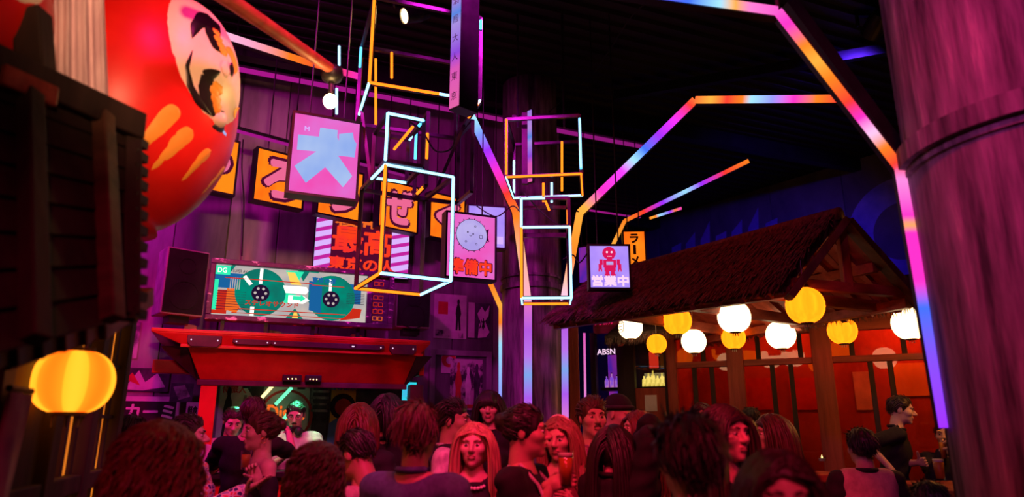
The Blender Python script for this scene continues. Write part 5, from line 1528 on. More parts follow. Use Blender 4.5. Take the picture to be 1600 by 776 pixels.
# ================================================================== people
# bodies are grown as smooth unions of tapered limbs on a grid, then skinned with a surface net
class SDF:
    def __init__(s): s.prims = []
    def cap(s, a, b, ra, rb, k=.02, sub=False, fl=None): s.prims.append(('c', np.array(a, float), np.array(b, float), ra, rb, k, sub, fl)); return s
    def ell(s, c, r, k=.02, sub=False, R=None): s.prims.append(('e', np.array(c, float), np.array(r, float), None if R is None else np.array(R), 0, k, sub, None)); return s
    def mesh(s, h, cut=None, noise=None):
        lo, hi = np.full(3, 1e9), np.full(3, -1e9)
        for p in s.prims:
            if p[6]: continue
            if p[0] == 'c':
                m = max(p[3], p[4]); lo = np.minimum(lo, np.minimum(p[1], p[2]) - m); hi = np.maximum(hi, np.maximum(p[1], p[2]) + m)
            else:
                m = max(p[2]) if p[3] is not None else p[2]; lo = np.minimum(lo, p[1] - m); hi = np.maximum(hi, p[1] + m)
        lo -= 3 * h; hi += 3 * h
        n = np.ceil((hi - lo) / h).astype(int) + 1
        Fd = np.full(n, .2)
        ax = [lo[i] + h * np.arange(n[i]) for i in range(3)]
        for p in s.prims:
            k = p[5]
            if p[0] == 'c': m = max(p[3], p[4]); a0, b0 = np.minimum(p[1], p[2]) - m, np.maximum(p[1], p[2]) + m
            else:
                m = max(p[2]); a0, b0 = p[1] - m, p[1] + m
            mg = k + 2.5 * h + .01
            i0 = np.maximum(np.floor((a0 - mg - lo) / h).astype(int), 0); i1 = np.minimum(np.ceil((b0 + mg - lo) / h).astype(int) + 1, n)
            if (i1 <= i0).any(): continue
            X = ax[0][i0[0]:i1[0], None, None]; Y = ax[1][None, i0[1]:i1[1], None]; Z = ax[2][None, None, i0[2]:i1[2]]
            if p[0] == 'c':
                a, b = p[1], p[2]; d = b - a; L2 = max(d @ d, 1e-9)
                t = np.clip(((X - a[0]) * d[0] + (Y - a[1]) * d[1] + (Z - a[2]) * d[2]) / L2, 0, 1)
                D = np.sqrt((X - a[0] - t * d[0]) ** 2 + (Y - a[1] - t * d[1]) ** 2 + (Z - a[2] - t * d[2]) ** 2) - (p[3] + t * (p[4] - p[3]))
            else:
                c, r, R = p[1], p[2], p[3]
                dx, dy, dz = X - c[0], Y - c[1], Z - c[2]
                if R is not None:
                    dx, dy, dz = R[0, 0] * dx + R[1, 0] * dy + R[2, 0] * dz, R[0, 1] * dx + R[1, 1] * dy + R[2, 1] * dz, R[0, 2] * dx + R[1, 2] * dy + R[2, 2] * dz
                k0 = np.sqrt((dx / r[0]) ** 2 + (dy / r[1]) ** 2 + (dz / r[2]) ** 2)
                k1 = np.sqrt((dx / r[0] ** 2) ** 2 + (dy / r[1] ** 2) ** 2 + (dz / r[2] ** 2) ** 2) + 1e-9
                D = k0 * (k0 - 1) / k1
            V = Fd[i0[0]:i1[0], i0[1]:i1[1], i0[2]:i1[2]]
            if p[6]:
                D = -D; hh = np.maximum(k - np.abs(V - D), 0) / k; V[...] = np.maximum(V, D) + hh * hh * k * .25
            else:
                hh = np.maximum(k - np.abs(V - D), 0) / k; V[...] = np.minimum(V, D) - hh * hh * k * .25
        if cut is not None: Fd = cut(Fd, ax[0][:, None, None], ax[1][None, :, None], ax[2][None, None, :])
        return nets(Fd, lo, h)

def nets(Fd, lo, h):
    S = Fd < 0
    n = np.array(Fd.shape)
    c = [S[i:n[0] - 1 + i, j:n[1] - 1 + j, k:n[2] - 1 + k] for i in (0, 1) for j in (0, 1) for k in (0, 1)]
    sm = sum(x.astype(np.int8) for x in c)
    act = (sm > 0) & (sm < 8)
    idx = np.argwhere(act)
    ids = np.full(act.shape, -1, int); ids[act] = np.arange(len(idx))
    acc = np.zeros((len(idx), 3)); cnt = np.zeros(len(idx))
    cor = [(i, j, k) for i in (0, 1) for j in (0, 1) for k in (0, 1)]
    for a in cor:
        for ax_ in range(3):
            if a[ax_]: continue
            b = list(a); b[ax_] = 1
            va = Fd[idx[:, 0] + a[0], idx[:, 1] + a[1], idx[:, 2] + a[2]]; vb = Fd[idx[:, 0] + b[0], idx[:, 1] + b[1], idx[:, 2] + b[2]]
            m = (va < 0) != (vb < 0)
            t = np.where(m, va / np.where(m, va - vb, 1), 0)
            for q in range(3): acc[:, q] += np.where(m, a[q] + (t if q == ax_ else 0), 0)
            cnt += m
    V = lo + h * (idx + acc / np.maximum(cnt, 1)[:, None])
    Q = []
    for ax_ in range(3):
        o1, o2 = [(1, 2), (2, 0), (0, 1)][ax_]
        sl0 = [slice(1, n[q] - 1) for q in range(3)]; sl0[ax_] = slice(0, n[ax_] - 1)
        sl1 = list(sl0); sl1[ax_] = slice(1, n[ax_])
        A, B = S[tuple(sl0)], S[tuple(sl1)]
        e = np.argwhere(A != B)
        if not len(e): continue
        inside = A[tuple(e.T)]
        base = e.copy()
        for q in range(3):
            if q != ax_: base[:, q] += 1
        def cid(d1, d2):
            p = base.copy(); p[:, o1] += d1; p[:, o2] += d2
            return ids[p[:, 0], p[:, 1], p[:, 2]]
        q4 = np.stack([cid(-1, -1), cid(0, -1), cid(0, 0), cid(-1, 0)], 1)
        q4[~inside] = q4[~inside][:, ::-1]
        Q.append(q4)
    return V, np.concatenate(Q)

def np_mesh(name, parts, mats, parent, smooth=True):
    """parts: list of (verts, quads or tris array, material index)"""
    V, off, loops, sizes, mi = [], 0, [], [], []
    for v, f, m in parts:
        V.append(v); f = np.asarray(f); loops.append((f + off).ravel()); sizes.append(np.full(len(f), f.shape[1])); mi.append(np.full(len(f), m)); off += len(v)
    V = np.concatenate(V); loops = np.concatenate(loops); sizes = np.concatenate(sizes); mi = np.concatenate(mi)
    me = bpy.data.meshes.new(name)
    me.vertices.add(len(V)); me.vertices.foreach_set('co', V.astype(np.float32).ravel())
    me.loops.add(len(loops)); me.loops.foreach_set('vertex_index', loops.astype(np.int32))
    me.polygons.add(len(sizes)); st_ = np.concatenate([[0], np.cumsum(sizes)[:-1]])
    me.polygons.foreach_set('loop_start', st_.astype(np.int32))
    try: me.polygons.foreach_set('loop_total', sizes.astype(np.int32))
    except Exception: pass
    me.update(calc_edges=True); me.validate()
    for m in mats: me.materials.append(MAT[m])
    if len(mats) > 1: me.polygons.foreach_set('material_index', mi.astype(np.int32))
    if smooth: me.polygons.foreach_set('use_smooth', np.ones(len(sizes), bool))
    o = bpy.data.objects.new(name, me); COL.objects.link(o); o.parent = parent
    return o

def tubes(Pn, R, sides=4):
    """N strands of K points with radii -> verts, quads"""
    N, K, _ = Pn.shape
    T = np.gradient(Pn, axis=1); T /= np.linalg.norm(T, axis=2, keepdims=True) + 1e-9
    ref = np.array([.31, .87, .38]); X = np.cross(T, ref); X /= np.linalg.norm(X, axis=2, keepdims=True) + 1e-9
    Y = np.cross(T, X)
    a = 2 * PI * np.arange(sides) / sides
    V = Pn[:, :, None, :] + R[:, :, None, None] * (X[:, :, None, :] * np.cos(a)[None, None, :, None] + Y[:, :, None, :] * np.sin(a)[None, None, :, None])
    V = V.reshape(-1, 3)
    i = np.arange(N)[:, None, None] * K * sides + np.arange(K - 1)[None, :, None] * sides
    s_ = np.arange(sides)[None, None, :]
    q = np.stack([i + s_, i + (s_ + 1) % sides, i + sides + (s_ + 1) % sides, i + sides + s_], -1).reshape(-1, 4)
    return V, q

# ---- head templates: origin at the head centre, face toward -y
def head_template(fem):
    s = SDF(); f = fem
    s.ell((0, .014, .028), (.073, .093, .086), .02)
    s.ell((0, -.030, -.020), (.060, .062, .085), .03)
    s.ell((0, -.034, -.072), (.046 if f else .051, .052, .040), .03)
    s.ell((0, -.074, -.100), (.016 if f else .022, .016, .014), .025)
    for x in (-1, 1):
        s.ell((x * .043, -.060, -.022), (.024, .026, .022), .025)
        s.ell((x * .028, -.078, .027), (.024, .014, .009 if f else .012), .015)
        s.ell((x * .031, -.099, .004), (.017, .016, .012), .012, sub=True)
        s.ell((x * .074, .012, -.006), (.009, .020, .030), .008, R=Matrix.Rotation(x * .35, 3, 'Z'))
        s.ell((x * .010, -.101, -.030), (.009, .009, .007), .010)
    s.cap((0, -.086, .014), (0, -.112 if f else -.116, -.024), .0085, .012 if f else .0135, .012)
    s.ell((0, -.094, -.056), (.020, .010, .006), .008)
    s.ell((0, -.092, -.068), (.018, .010, .007), .008)
    s.cap((0, .022, -.06), (0, .030, -.20), .046 if f else .054, .050 if f else .060, .03)
    V, Q = s.mesh(.0048)
    return V, Q
HEADS = {True: head_template(True), False: head_template(False)}
def small_ell(c, r, n=10, k=7):
    t = np.linspace(0, PI, k + 1)[:, None]; a = 2 * PI * np.arange(n)[None, :] / n
    V = np.stack([c[0] + r[0] * np.sin(t) * np.cos(a), c[1] + r[1] * np.sin(t) * np.sin(a), c[2] - r[2] * np.cos(t) * np.ones_like(a)], -1).reshape(-1, 3)
    q = np.array([(i * n + j, i * n + (j + 1) % n, (i + 1) * n + (j + 1) % n, (i + 1) * n + j) for i in range(k) for j in range(n)])
    return V, q
def face_bits(fem, beard=0):
    out = []   # (V, Q, material slot)  slots: 0 skin 1 eye 2 iris 3 lip 4 brow
    for x in (-1, 1):
        out.append((*small_ell((x * .031, -.0790, .003), (.0135, .0125, .0068)), 1))
        out.append((*small_ell((x * .031, -.0895, .003), (.0062, .0035, .0062), 8, 5), 2))
        pts = np.array([[[x * (.014 + .010 * k), -.0955 + .0016 * k * k, .024 + .005 * math.sin(k * .8)] for k in range(5)]])
        out.append((*tubes(pts, np.array([[.0032, .0042, .004, .003, .0015]]) * (.8 if fem else 1.2), 6), 4))
    out.append((*small_ell((0, -.0965, -.056), (.025, .0065, .0045)), 3)); out.append((*small_ell((0, -.0950, -.0665), (.022, .0070, .0055)), 3))
    if beard:
        pts = np.array([[[.024 * (k - 3) / 3, -.1035 + .003 * abs(k - 3) / 3, -.047 - .004 * abs(k - 3) / 3] for k in range(7)]])
        out.append((*tubes(pts, np.array([[.002, .005, .006, .0055, .006, .005, .002]]), 6), 4))
    if beard > 1:
        out.append((*small_ell((0, -.070, -.096), (.042, .030, .030), 14, 9), 4))
    return out

# ---- hands: wrist at the origin, fingers along -z, palm toward -y, thumb toward +x
def hand_template(curl, spread=1.0, thumb_in=.0):
    s = SDF()
    s.cap((0, 0, .02), (0, 0, -.02), .024, .024, .012)
    for x in (-.026, -.009, .009, .026): s.cap((x * .7, 0, -.01), (x, -.002, -.078), .0165, .0125, .010)
    ln = (.060, .074, .080, .072)
    for i, x in enumerate((-.029, -.0100, .0095, .0280)):
        p = np.array((x, -.002, -.082)); a = .12 + curl * .55; dirx = (x * 2.2) * spread
        L = ln[i]; r = .0088
        for seg, fr_ in enumerate((.44, .31, .25)):
            d = np.array((dirx * (1 - curl), -math.sin(a), -math.cos(a))); d /= np.linalg.norm(d)
            q = p + d * L * fr_
            s.cap(p, q, r, r * .9, .003); r *= .9; p = q; a += curl * .85
    p = np.array((.022, -.004, -.022)); a = .9 - thumb_in * .5
    for seg, (L, da) in enumerate(((.042, 0), (.032, -.25), (.026, -.2))):
        d = np.array((math.sin(a), -.25 - thumb_in * .8 - .25 * seg * curl, -math.cos(a))); d /= np.linalg.norm(d)
        q = p + d * L; s.cap(p, q, .0125 - .0015 * seg, .0115 - .0015 * seg, .006); p = q; a += da
    return s.mesh(.0036)
HANDS = {'relax': hand_template(.45), 'grip': hand_template(.95, .2, .9), 'open': hand_template(.10, 1.3), 'flat': hand_template(.04, .7)}

# ---- hair
def hair_mesh(style, length, rs, hs, shoulders, curl=0.0, vol=1.0, n=None):
    """style: short, long, bob, bun. Returns verts/quads in head space (face -y)."""
    out = []
    C = np.array((0, .014, .032)); rad = np.array((.080, .101, .092)) * vol
    s = SDF()
    s.ell(C, rad, .01)
    if style in ('long', 'bob', 'curly'):
        s.ell((0, .030, -.03), (.080 * vol, .088 * vol, .085), .03)
    hl = {'short': .060, 'bun': .062, 'long': .066, 'bob': .058, 'curly': .064}[style]
    # carve the face window, the ears and the nape
    s.ell((0, -.135, -.045), (.080 if style in ('long', 'bob', 'curly') else .090, .108, .112), .02, sub=True)
    if style in ('short', 'bun'):
        for x in (-1, 1): s.ell((x * .105, -.01, -.05), (.04, .055, .05), .015, sub=True)
        s.ell((0, .03, -.125), (.12, .14, .075), .015, sub=True)
    if style == 'bun':
        s.ell((0, .115, .045), (.042, .040, .045), .015)
    ph = rs.rand(6) * 6.28
    def rough(Fd, X, Y, Z):
        return Fd + .0035 * np.sin(X * 95 + ph[0] + Y * 40) * np.sin(Z * 60 + ph[1]) + .003 * np.sin(Y * 110 + ph[2] + X * 30)
    V, Q = s.mesh(.0075, cut=rough)
    out.append((V, Q, 0))
    # strands
    N = n or {'short': 420, 'bun': 380, 'long': 420, 'bob': 380, 'curly': 460}[style]
    K = 5 if style in ('short', 'bun') else {'long': 14, 'bob': 9, 'curly': 20}[style]
    L = length
    D = rs.randn(N * 6, 3); D /= np.linalg.norm(D, axis=1)[:, None]
    Pt = C + D * rad * .98
    if style in ('short', 'bun'): ok = ((Pt[:, 1] > -.035) | (Pt[:, 2] > hl)) & (Pt[:, 2] > np.where(Pt[:, 1] > .03, -.055, .01))
    else: ok = ((Pt[:, 1] > -.02) | (Pt[:, 2] > hl)) & (Pt[:, 2] > -.01)
    Pt = Pt[ok][:N]; D = D[ok][:N]; N = len(Pt)
    P_ = np.zeros((N, K, 3)); P_[:, 0] = Pt
    if style in ('short', 'bun'):
        tang = np.stack([D[:, 0] * .6 + .25 * (D[:, 1] < 0), np.where(D[:, 1] < -.2, .55, .75), np.where(D[:, 1] < -.2, .45, -.55) * np.ones(N)], 1)
        if style == 'bun': tang = np.array((0, .13, .06)) - Pt
        tang -= D * np.sum(tang * D, 1)[:, None]; tang /= np.linalg.norm(tang, axis=1)[:, None] + 1e-9
        v = tang + D * (.14 if style == 'short' else .0) + rs.randn(N, 3) * (.12 if style == 'short' else .05)
        st = L * (.6 + .7 * rs.rand(N)) / (K - 1)
        for k in range(1, K):
            v = v + np.array((0, 0, -.10 if style == 'short' else .0)); v /= np.linalg.norm(v, axis=1)[:, None]
            P_[:, k] = P_[:, k - 1] + v * st[:, None]
        R = np.linspace(1, .15, K)[None] * .0062 * (.7 + .6 * rs.rand(N))[:, None]
    else:
        part = .012
        side = np.where(Pt[:, 0] > part, 1.0, -1.0)
        v = np.stack([side * .9, .25 + D[:, 1] * .2, np.full(N, .05)], 1) + D * .35
        v /= np.linalg.norm(v, axis=1)[:, None]
        st = L * (.82 + .3 * rs.rand(N)) / (K - 1)
        ph = rs.rand(N) * 6.28; fq = 5 + 5 * rs.rand(N)
        for k in range(1, K):
            v = v * .55 + np.array((0, .03, -.75)) * .6
            v += np.stack([np.sin(ph + k * 1.5), np.cos(ph + k * 1.5), 0 * ph], 1) * curl * .55
            if style == 'curly' and k < 7: v += D * .10
            v /= np.linalg.norm(v, axis=1)[:, None]
            q = P_[:, k - 1] + v * st[:, None]
            # keep out of the head
            e = (q - C) / (rad * 1.02); r_ = np.linalg.norm(e, axis=1); m = r_ < 1
            q[m] = C + (q[m] - C) / r_[m][:, None]
            # keep off the face
            fz = (np.abs(q[:, 0]) < .062) & (q[:, 1] < -.02) & (q[:, 2] < hl) & (q[:, 2] > -.13)
            q[fz, 0] = np.sign(q[fz, 0] + 1e-6) * (.068 + .012 * rs.rand(fz.sum()))
            # rest on neck and shoulders
            for a, b, r0 in shoulders:
                d = b - a; t = np.clip(((q - a) @ d) / (d @ d), 0, 1); c_ = a + t[:, None] * d
                w = q - c_; dist = np.linalg.norm(w, axis=1); m = dist < r0
                q[m] = c_[m] + w[m] / (dist[m][:, None] + 1e-9) * r0
            P_[:, k] = q
        R = np.concatenate([np.linspace(.8, 1, K - 3), [.85, .6, .25]])[None] * (.0085 if style != 'curly' else .0066) * (.7 + .6 * rs.rand(N))[:, None]
    V, Q = tubes(P_, R, 4)
    out.append((V, Q, 0))
    return out

def hairmat(name, c1, c2, rough=.42):
    noisy(name, c1, c2, (60, 60, 6), rough, bump=.25, detail=4, spec=.5)
hairmat('hair_black', (.008, .006, .006), (.022, .016, .015)); hairmat('hair_dark', (.018, .010, .008), (.05, .028, .02))
hairmat('hair_brown', (.04, .018, .010), (.11, .05, .028)); hairmat('hair_auburn', (.08, .02, .012), (.19, .055, .03)); hairmat('hair_blonde', (.30, .17, .07), (.58, .37, .17)); hairmat('hair_light', (.17, .09, .045), (.34, .2, .1))
for nm, c in (('skin_light', (.62, .40, .30)), ('skin_mid', (.50, .29, .20)), ('skin_tan', (.36, .19, .12))):
    noisy(nm, tuple(x * .92 for x in c), tuple(min(1, x * 1.06) for x in c), (20, 20, 20), .48, bump=.03, detail=3)
plain('eye_ball', (.72, .68, .66), .2); plain('iris_dark', (.02, .012, .01), .2); plain('lips', (.42, .12, .12), .4)
def fabric(name, c, sc=30): noisy(name, tuple(x * .7 for x in c), c, (sc, sc, sc * .6), .85, bump=.25, detail=3, bdist=.01)
fabric('cloth_black', (.016, .014, .018)); fabric('cloth_charcoal', (.04, .036, .042)); fabric('cloth_denim', (.10, .14, .30), 40); fabric('cloth_pale', (.62, .56, .56)); fabric('cloth_jean', (.03, .04, .08)); fabric('cloth_cream', (.55, .42, .36), 26); fabric('cloth_wine', (.16, .03, .05))
def stripes(name, ca, cb, freq, axis='X', thr=.5):
    m, t, out = nt(name); b = t.nodes.new('ShaderNodeBsdfPrincipled'); tc = t.nodes.new('ShaderNodeTexCoord'); sp = t.nodes.new('ShaderNodeSeparateXYZ')
    mu = t.nodes.new('ShaderNodeMath'); mu.operation = 'MULTIPLY'; mu.inputs[1].default_value = freq
    fr_ = t.nodes.new('ShaderNodeMath'); fr_.operation = 'FRACT'; r = ramp(t, [(0, ca), (thr, cb)], 'CONSTANT')
    t.links.new(tc.outputs['Object'], sp.inputs[0]); t.links.new(sp.outputs[axis], mu.inputs[0]); t.links.new(mu.outputs[0], fr_.inputs[0]); t.links.new(fr_.outputs[0], r.inputs[0])
    t.links.new(r.outputs[0], b.inputs['Base Color']); b.inputs['Roughness'].default_value = .85; t.links.new(b.outputs[0], out.inputs[0])
stripes('shirt_striped', (.75, .7, .72), (.30, .08, .22), 26, thr=.45)
def brickshirt(name):
    m, t, out = nt(name); b = t.nodes.new('ShaderNodeBsdfPrincipled')
    v = t.nodes.new('ShaderNodeTexVoronoi'); v.inputs['Scale'].default_value = 1.0; t.links.new(coords(t, (34, 34, 44)), v.inputs['Vector'])
    v2 = t.nodes.new('ShaderNodeTexVoronoi'); v2.feature = 'DISTANCE_TO_EDGE'; v2.inputs['Scale'].default_value = 1.0; t.links.new(coords(t, (34, 34, 44)), v2.inputs['Vector'])
    sp = t.nodes.new('ShaderNodeSeparateColor'); t.links.new(v.outputs['Color'], sp.inputs[0])
    r = ramp(t, [(0, (.05, .04, .2)), (.3, (.75, .1, .1)), (.55, (.85, .3, .15)), (.8, (.4, .35, .6))], 'CONSTANT'); t.links.new(sp.outputs[0], r.inputs[0])
    r2 = ramp(t, [(0, (0, 0, 0)), (.10, (1, 1, 1))], 'CONSTANT'); t.links.new(v2.outputs['Distance'], r2.inputs[0])
    mx = t.nodes.new('ShaderNodeMixRGB'); mx.inputs[1].default_value = (.8, .75, .72, 1); t.links.new(r2.outputs[0], mx.inputs[0]); t.links.new(r.outputs[0], mx.inputs[2])
    t.links.new(mx.outputs[0], b.inputs['Base Color']); b.inputs['Roughness'].default_value = .8; t.links.new(b.outputs[0], out.inputs[0])
brickshirt('shirt_patterned')
plain('gold', (.8, .5, .15), .3, .9); plain('pearl', (.85, .8, .75), .3)

def ik(sh, wr, l1, l2, hint):
    sh, wr = np.array(sh, float), np.array(wr, float); d = wr - sh; L = np.linalg.norm(d)
    mx = (l1 + l2) * .985
    if L > mx: wr = sh + d / L * mx; d = wr - sh; L = mx
    if L < .12: wr = sh + d / (L + 1e-9) * .12; d = wr - sh; L = .12
    a = (l1 * l1 - l2 * l2 + L * L) / (2 * L); hgt = math.sqrt(max(l1 * l1 - a * a, 0))
    u = d / L; hn = np.array(hint, float); hn = hn - u * (hn @ u); hn /= np.linalg.norm(hn) + 1e-9
    return sh + u * a + hn * hgt, wr

PEOPLE = 0
def person(label, hx, ytop, D, face=0, fem=False, skin='skin_mid', hair='short', hairm='hair_dark', hlen=.05, curl=0.0, vol=1.0, top='tee', topm='cloth_black', legm='cloth_jean',
           ground=0.0, lean=(0, 0), hyaw=0, hpitch=0, hroll=0, armL=None, armR=None, handL='relax', handR='relax', beard=0, hat=None, height=None, vest=None, hn=None, extra=(), hdL=None, hdR=None, kd=1.08):
    """hx, ytop, D: pixel of the crown of the head and its distance; face: 0 toward the viewer, 90 to the right, 180 away.
    arms: world points for the wrists. armL is the person's left."""
    global PEOPLE
    PEOPLE += 1
    if D > 2.3: D *= kd
    rs = np.random.RandomState(PEOPLE * 13)
    crown = P(hx, ytop, D)
    H = crown.z - .012 - ground
    s = H / 1.755
    s = min(max(s, .88), 1.12)
    a = math.radians(face)
    fwd = Vector((math.sin(a), -math.cos(a), 0)); rt = Vector((math.cos(a), math.sin(a), 0))   # local +x
    # feet stand under the pelvis; lean moves the head relative to it (local x, local forward)
    pel = Vector((crown.x, crown.y, 0)) - rt * lean[0] - fwd * lean[1]
    gz = crown.z - .012 - 1.755 * s
    e = thing('person', label, 'person', (pel.x, pel.y, ground), a)
    dz = gz - ground                     # taller pedestal of legs when the crown sits higher
    M = Matrix.Translation((pel.x, pel.y, ground)) @ Matrix.Rotation(a, 4, 'Z'); Mi = M.inverted()
    def loc(w): v = Mi @ Vector(w); return np.array(v)
    def sp(x, y, z):                      # body point: scaled, leaned
        k = max(0, (z - .95) / .68)
        return np.array((x * s + lean[0] * k, y * s - lean[1] * k, z * s + (dz if z > .3 else dz * z / .3)))
    sw_ = .165 if fem else .19
    shL, shR = sp(sw_, 0, 1.415), sp(-sw_, 0, 1.415)
    l1, l2 = .285 * s, .255 * s
    def wr_def(sx): return sp(sx * (sw_ + .07), -.06, .86)
    wL = loc(armL) if armL is not None else wr_def(1); wR = loc(armR) if armR is not None else wr_def(-1)
    eL, wL = ik(shL, wL, l1, l2, (.55, .6, -.7)); eR, wR = ik(shR, wR, l1, l2, (-.55, .6, -.7))
    hips, knees, ank = [sp(x * .088, 0, .92) for x in (1, -1)], [sp(x * .095, -.015, .50) for x in (1, -1)], [sp(x * .10, .02, .09) for x in (1, -1)]
    def torso(S, inf, fem_=fem, lowz=.86, topz=1.42):
        if fem_:
            S.ell(sp(0, .005, .93), np.array((.158, .105, .12)) * s + inf, .05); S.ell(sp(0, 0, 1.08), np.array((.118, .085, .13)) * s + inf, .06)
            S.ell(sp(0, 0, 1.27), np.array((.138, .092, .15)) * s + inf, .06)
            for x in (1, -1): S.ell(sp(x * .065, -.075, 1.245), np.array((.058, .052, .058)) * s + inf * .7, .03)
        else:
            S.ell(sp(0, .005, .94), np.array((.155, .105, .12)) * s + inf, .05); S.ell(sp(0, 0, 1.09), np.array((.138, .100, .14)) * s + inf, .06)
            S.ell(sp(0, 0, 1.28), np.array((.165, .108, .16)) * s + inf, .06)
    # --- skin
    S = SDF()
    torso(S, -.004)
    S.cap(sp(-sw_ * .78, .005, 1.425), sp(sw_ * .78, .005, 1.425), .052 * s, .052 * s, .05)
    S.cap(sp(0, .01, 1.44), sp(0, .005, 1.55), .058 * s, .050 * s, .05)
    for sh, el, wr in ((shL, eL, wL), (shR, eR, wR)):
        ra = .046 if not fem else .040
        S.cap(sh, el, ra * s, (.038 if not fem else .033) * s, .03); S.cap(el, wr, (.038 if not fem else .033) * s, (.026 if not fem else .022) * s, .02)
    for hp, kn, an in zip(hips, knees, ank):
        S.cap(hp, kn, .082 * s, .056 * s, .04); S.cap(kn, an, .054 * s, .036 * s, .03); S.cap(an + np.array((0, .02, -.04)), an + np.array((0, -.13, -.055)), .038, .030, .02)
    Vb, Qb = S.mesh(.0135)
    parts = [(Vb, Qb, 0)]
    hc = sp(0, -.012, 1.635)
    hM = Matrix.Translation(hc) @ Matrix.Rotation(math.radians(hyaw), 4, 'Z') @ Matrix.Rotation(math.radians(hpitch), 4, 'X') @ Matrix.Rotation(math.radians(hroll), 4, 'Y') @ Matrix.Scale(s * (1.0 if not fem else .965), 4)
    hA = np.array(hM)
    def tr(V, A): return V @ A[:3, :3].T + A[:3, 3]
    V, Q = HEADS[fem]; parts.append((tr(V, hA), Q, 0))
    for V, Q, m in face_bits(fem, beard): parts.append((tr(V, hA), Q, m))
    R2 = Matrix.Rotation(-a, 3, 'Z')
    for sx, el, wr, hd, hv in ((1, eL, wL, handL, hdL), (-1, eR, wR, handR, hdR)):
        V, Q = HANDS[hd]
        V = V.copy(); Q = Q
        zax = Vector(el - wr).normalized() if hv is None else -(R2 @ Vector(hv)).normalized()
        pref = Vector((-sx, -.15, 0)) if hd != 'open' else Vector((0, 0, 1)) if True else None   # palm direction: inward; open hands turn up
        if hd == 'flat': pref = Vector((0, 0, -1))
        if hd == 'grip': pref = Vector((-sx * .8, -.4, 0))
        yax = -(pref - zax * pref.dot(zax)); yax.normalize()
        xax = yax.cross(zax)
        # the thumb lies on local +x: choose the mirrored hand so that it points up or forward
        tw = Vector((0, -.7, .7)) if hd != 'open' else Vector((sx, 0, 0))
        flip = xax.dot(tw) < 0
        if flip: V[:, 0] *= -1; Q = Q[:, ::-1]
        R3 = np.array([[xax.x, yax.x, zax.x], [xax.y, yax.y, zax.y], [xax.z, yax.z, zax.z]])
        parts.append((V * s * (.92 if fem else 1.0) @ R3.T + wr, Q, 0))
    np_mesh('body', parts, [skin, 'eye_ball', 'iris_dark', 'lips', hairm if hairm != 'hair_blonde' else 'hair_light'], e)
    # --- trousers
    T = SDF()
    T.ell(sp(0, .005, .94), np.array((.158, .108, .10)) * s + .012, .04)
    for hp, kn, an in zip(hips, knees, ank): T.cap(hp, kn, .095 * s, .070 * s, .04); T.cap(kn, an, .068 * s, .055 * s, .03)
    np_mesh('trousers', [(*T.mesh(.016), 0)], [legm], e)
    for an in ank:
        mbs = SDF(); mbs.cap(an + np.array((0, .035, -.045)), an + np.array((0, -.15, -.055)), .045, .036, .02)
        def flat_(Fd, X, Y, Z, z0=0.002): return np.maximum(Fd, z0 - Z)
        np_mesh('shoe', [(*mbs.mesh(.011, cut=flat_), 0)], ['cloth_black'], e)
    # --- top garment
    G_ = SDF(); inf = .014 if top != 'jacket' else .026
    torso(G_, inf)
    G_.cap(sp(0, 0, .86), sp(0, 0, .95), .135 * s + inf * .5, .13 * s + inf * .5, .05)
    cut = None
    if top in ('tee', 'shirt', 'jacket', 'polo', 'vest'):
        G_.cap(sp(-sw_ * .80, .005, 1.418), sp(sw_ * .80, .005, 1.418), .052 * s + inf, .052 * s + inf, .05)
        fr_ = {'tee': .68, 'polo': .72, 'shirt': 2.0, 'jacket': 2.0, 'vest': .12}[top]
        for sh, el, wr in ((shL, eL, wL), (shR, eR, wR)):
            ra = .050 * s + inf
            if fr_ <= 1: G_.cap(sh, sh + (el - sh) * fr_, ra, ra * .97, .03)
            else: G_.cap(sh, el, ra, .046 * s + inf * .7, .03); G_.cap(el, el + (wr - el) * .90, .046 * s + inf * .7, .034 * s + inf * .6, .02)
        nz = sp(0, 0, 1.463)[2]; nx, ny = sp(0, 0, 1.463)[:2]
        def cut(Fd, X, Y, Z):
            neck = np.sqrt((X - nx) ** 2 + (Y - ny) ** 2 + ((Z - nz - .035) * .8) ** 2) - .072 * s
            return np.maximum(Fd, -neck)
    elif top == 'dress':
        zz = sp(0, 0, 1.36)[2]; xx0 = sp(0, 0, 1.36)[0]
        for sh, el, wr in ((shL, eL, wL), (shR, eR, wR)):
            G_.cap(sh + (el - sh) * .25, el, .052 * s, .045 * s, .03); G_.cap(el, el + (wr - el) * .3, .045 * s, .042 * s, .02)
        def cut(Fd, X, Y, Z): return np.maximum(Fd, Z - zz - np.abs(X - xx0) * .42)
    elif top == 'tank':
        G_.cap(sp(-sw_ * .5, .0, 1.42), sp(-sw_ * .45, .0, 1.30), .03 * s + inf, .05 * s, .03); G_.cap(sp(sw_ * .5, 0, 1.42), sp(sw_ * .45, 0, 1.30), .03 * s + inf, .05 * s, .03)
    ph = rs.rand(4) * 6
    cut0 = cut
    def cutw(Fd, X, Y, Z):
        Fd = Fd + .004 * np.sin(Z * 34 + X * 22 + ph[0]) * np.sin(X * 27 - Z * 15 + ph[1]) + .003 * np.sin(Z * 70 + Y * 40 + ph[2])
        return cut0(Fd, X, Y, Z) if cut0 else Fd
    np_mesh({'tee': 't_shirt', 'polo': 'polo_shirt', 'shirt': 'shirt', 'jacket': 'jacket', 'vest': 'vest', 'dress': 'dress', 'tank': 'top'}[top], [(*G_.mesh(.0125, cut=cutw), 0)], [topm], e)
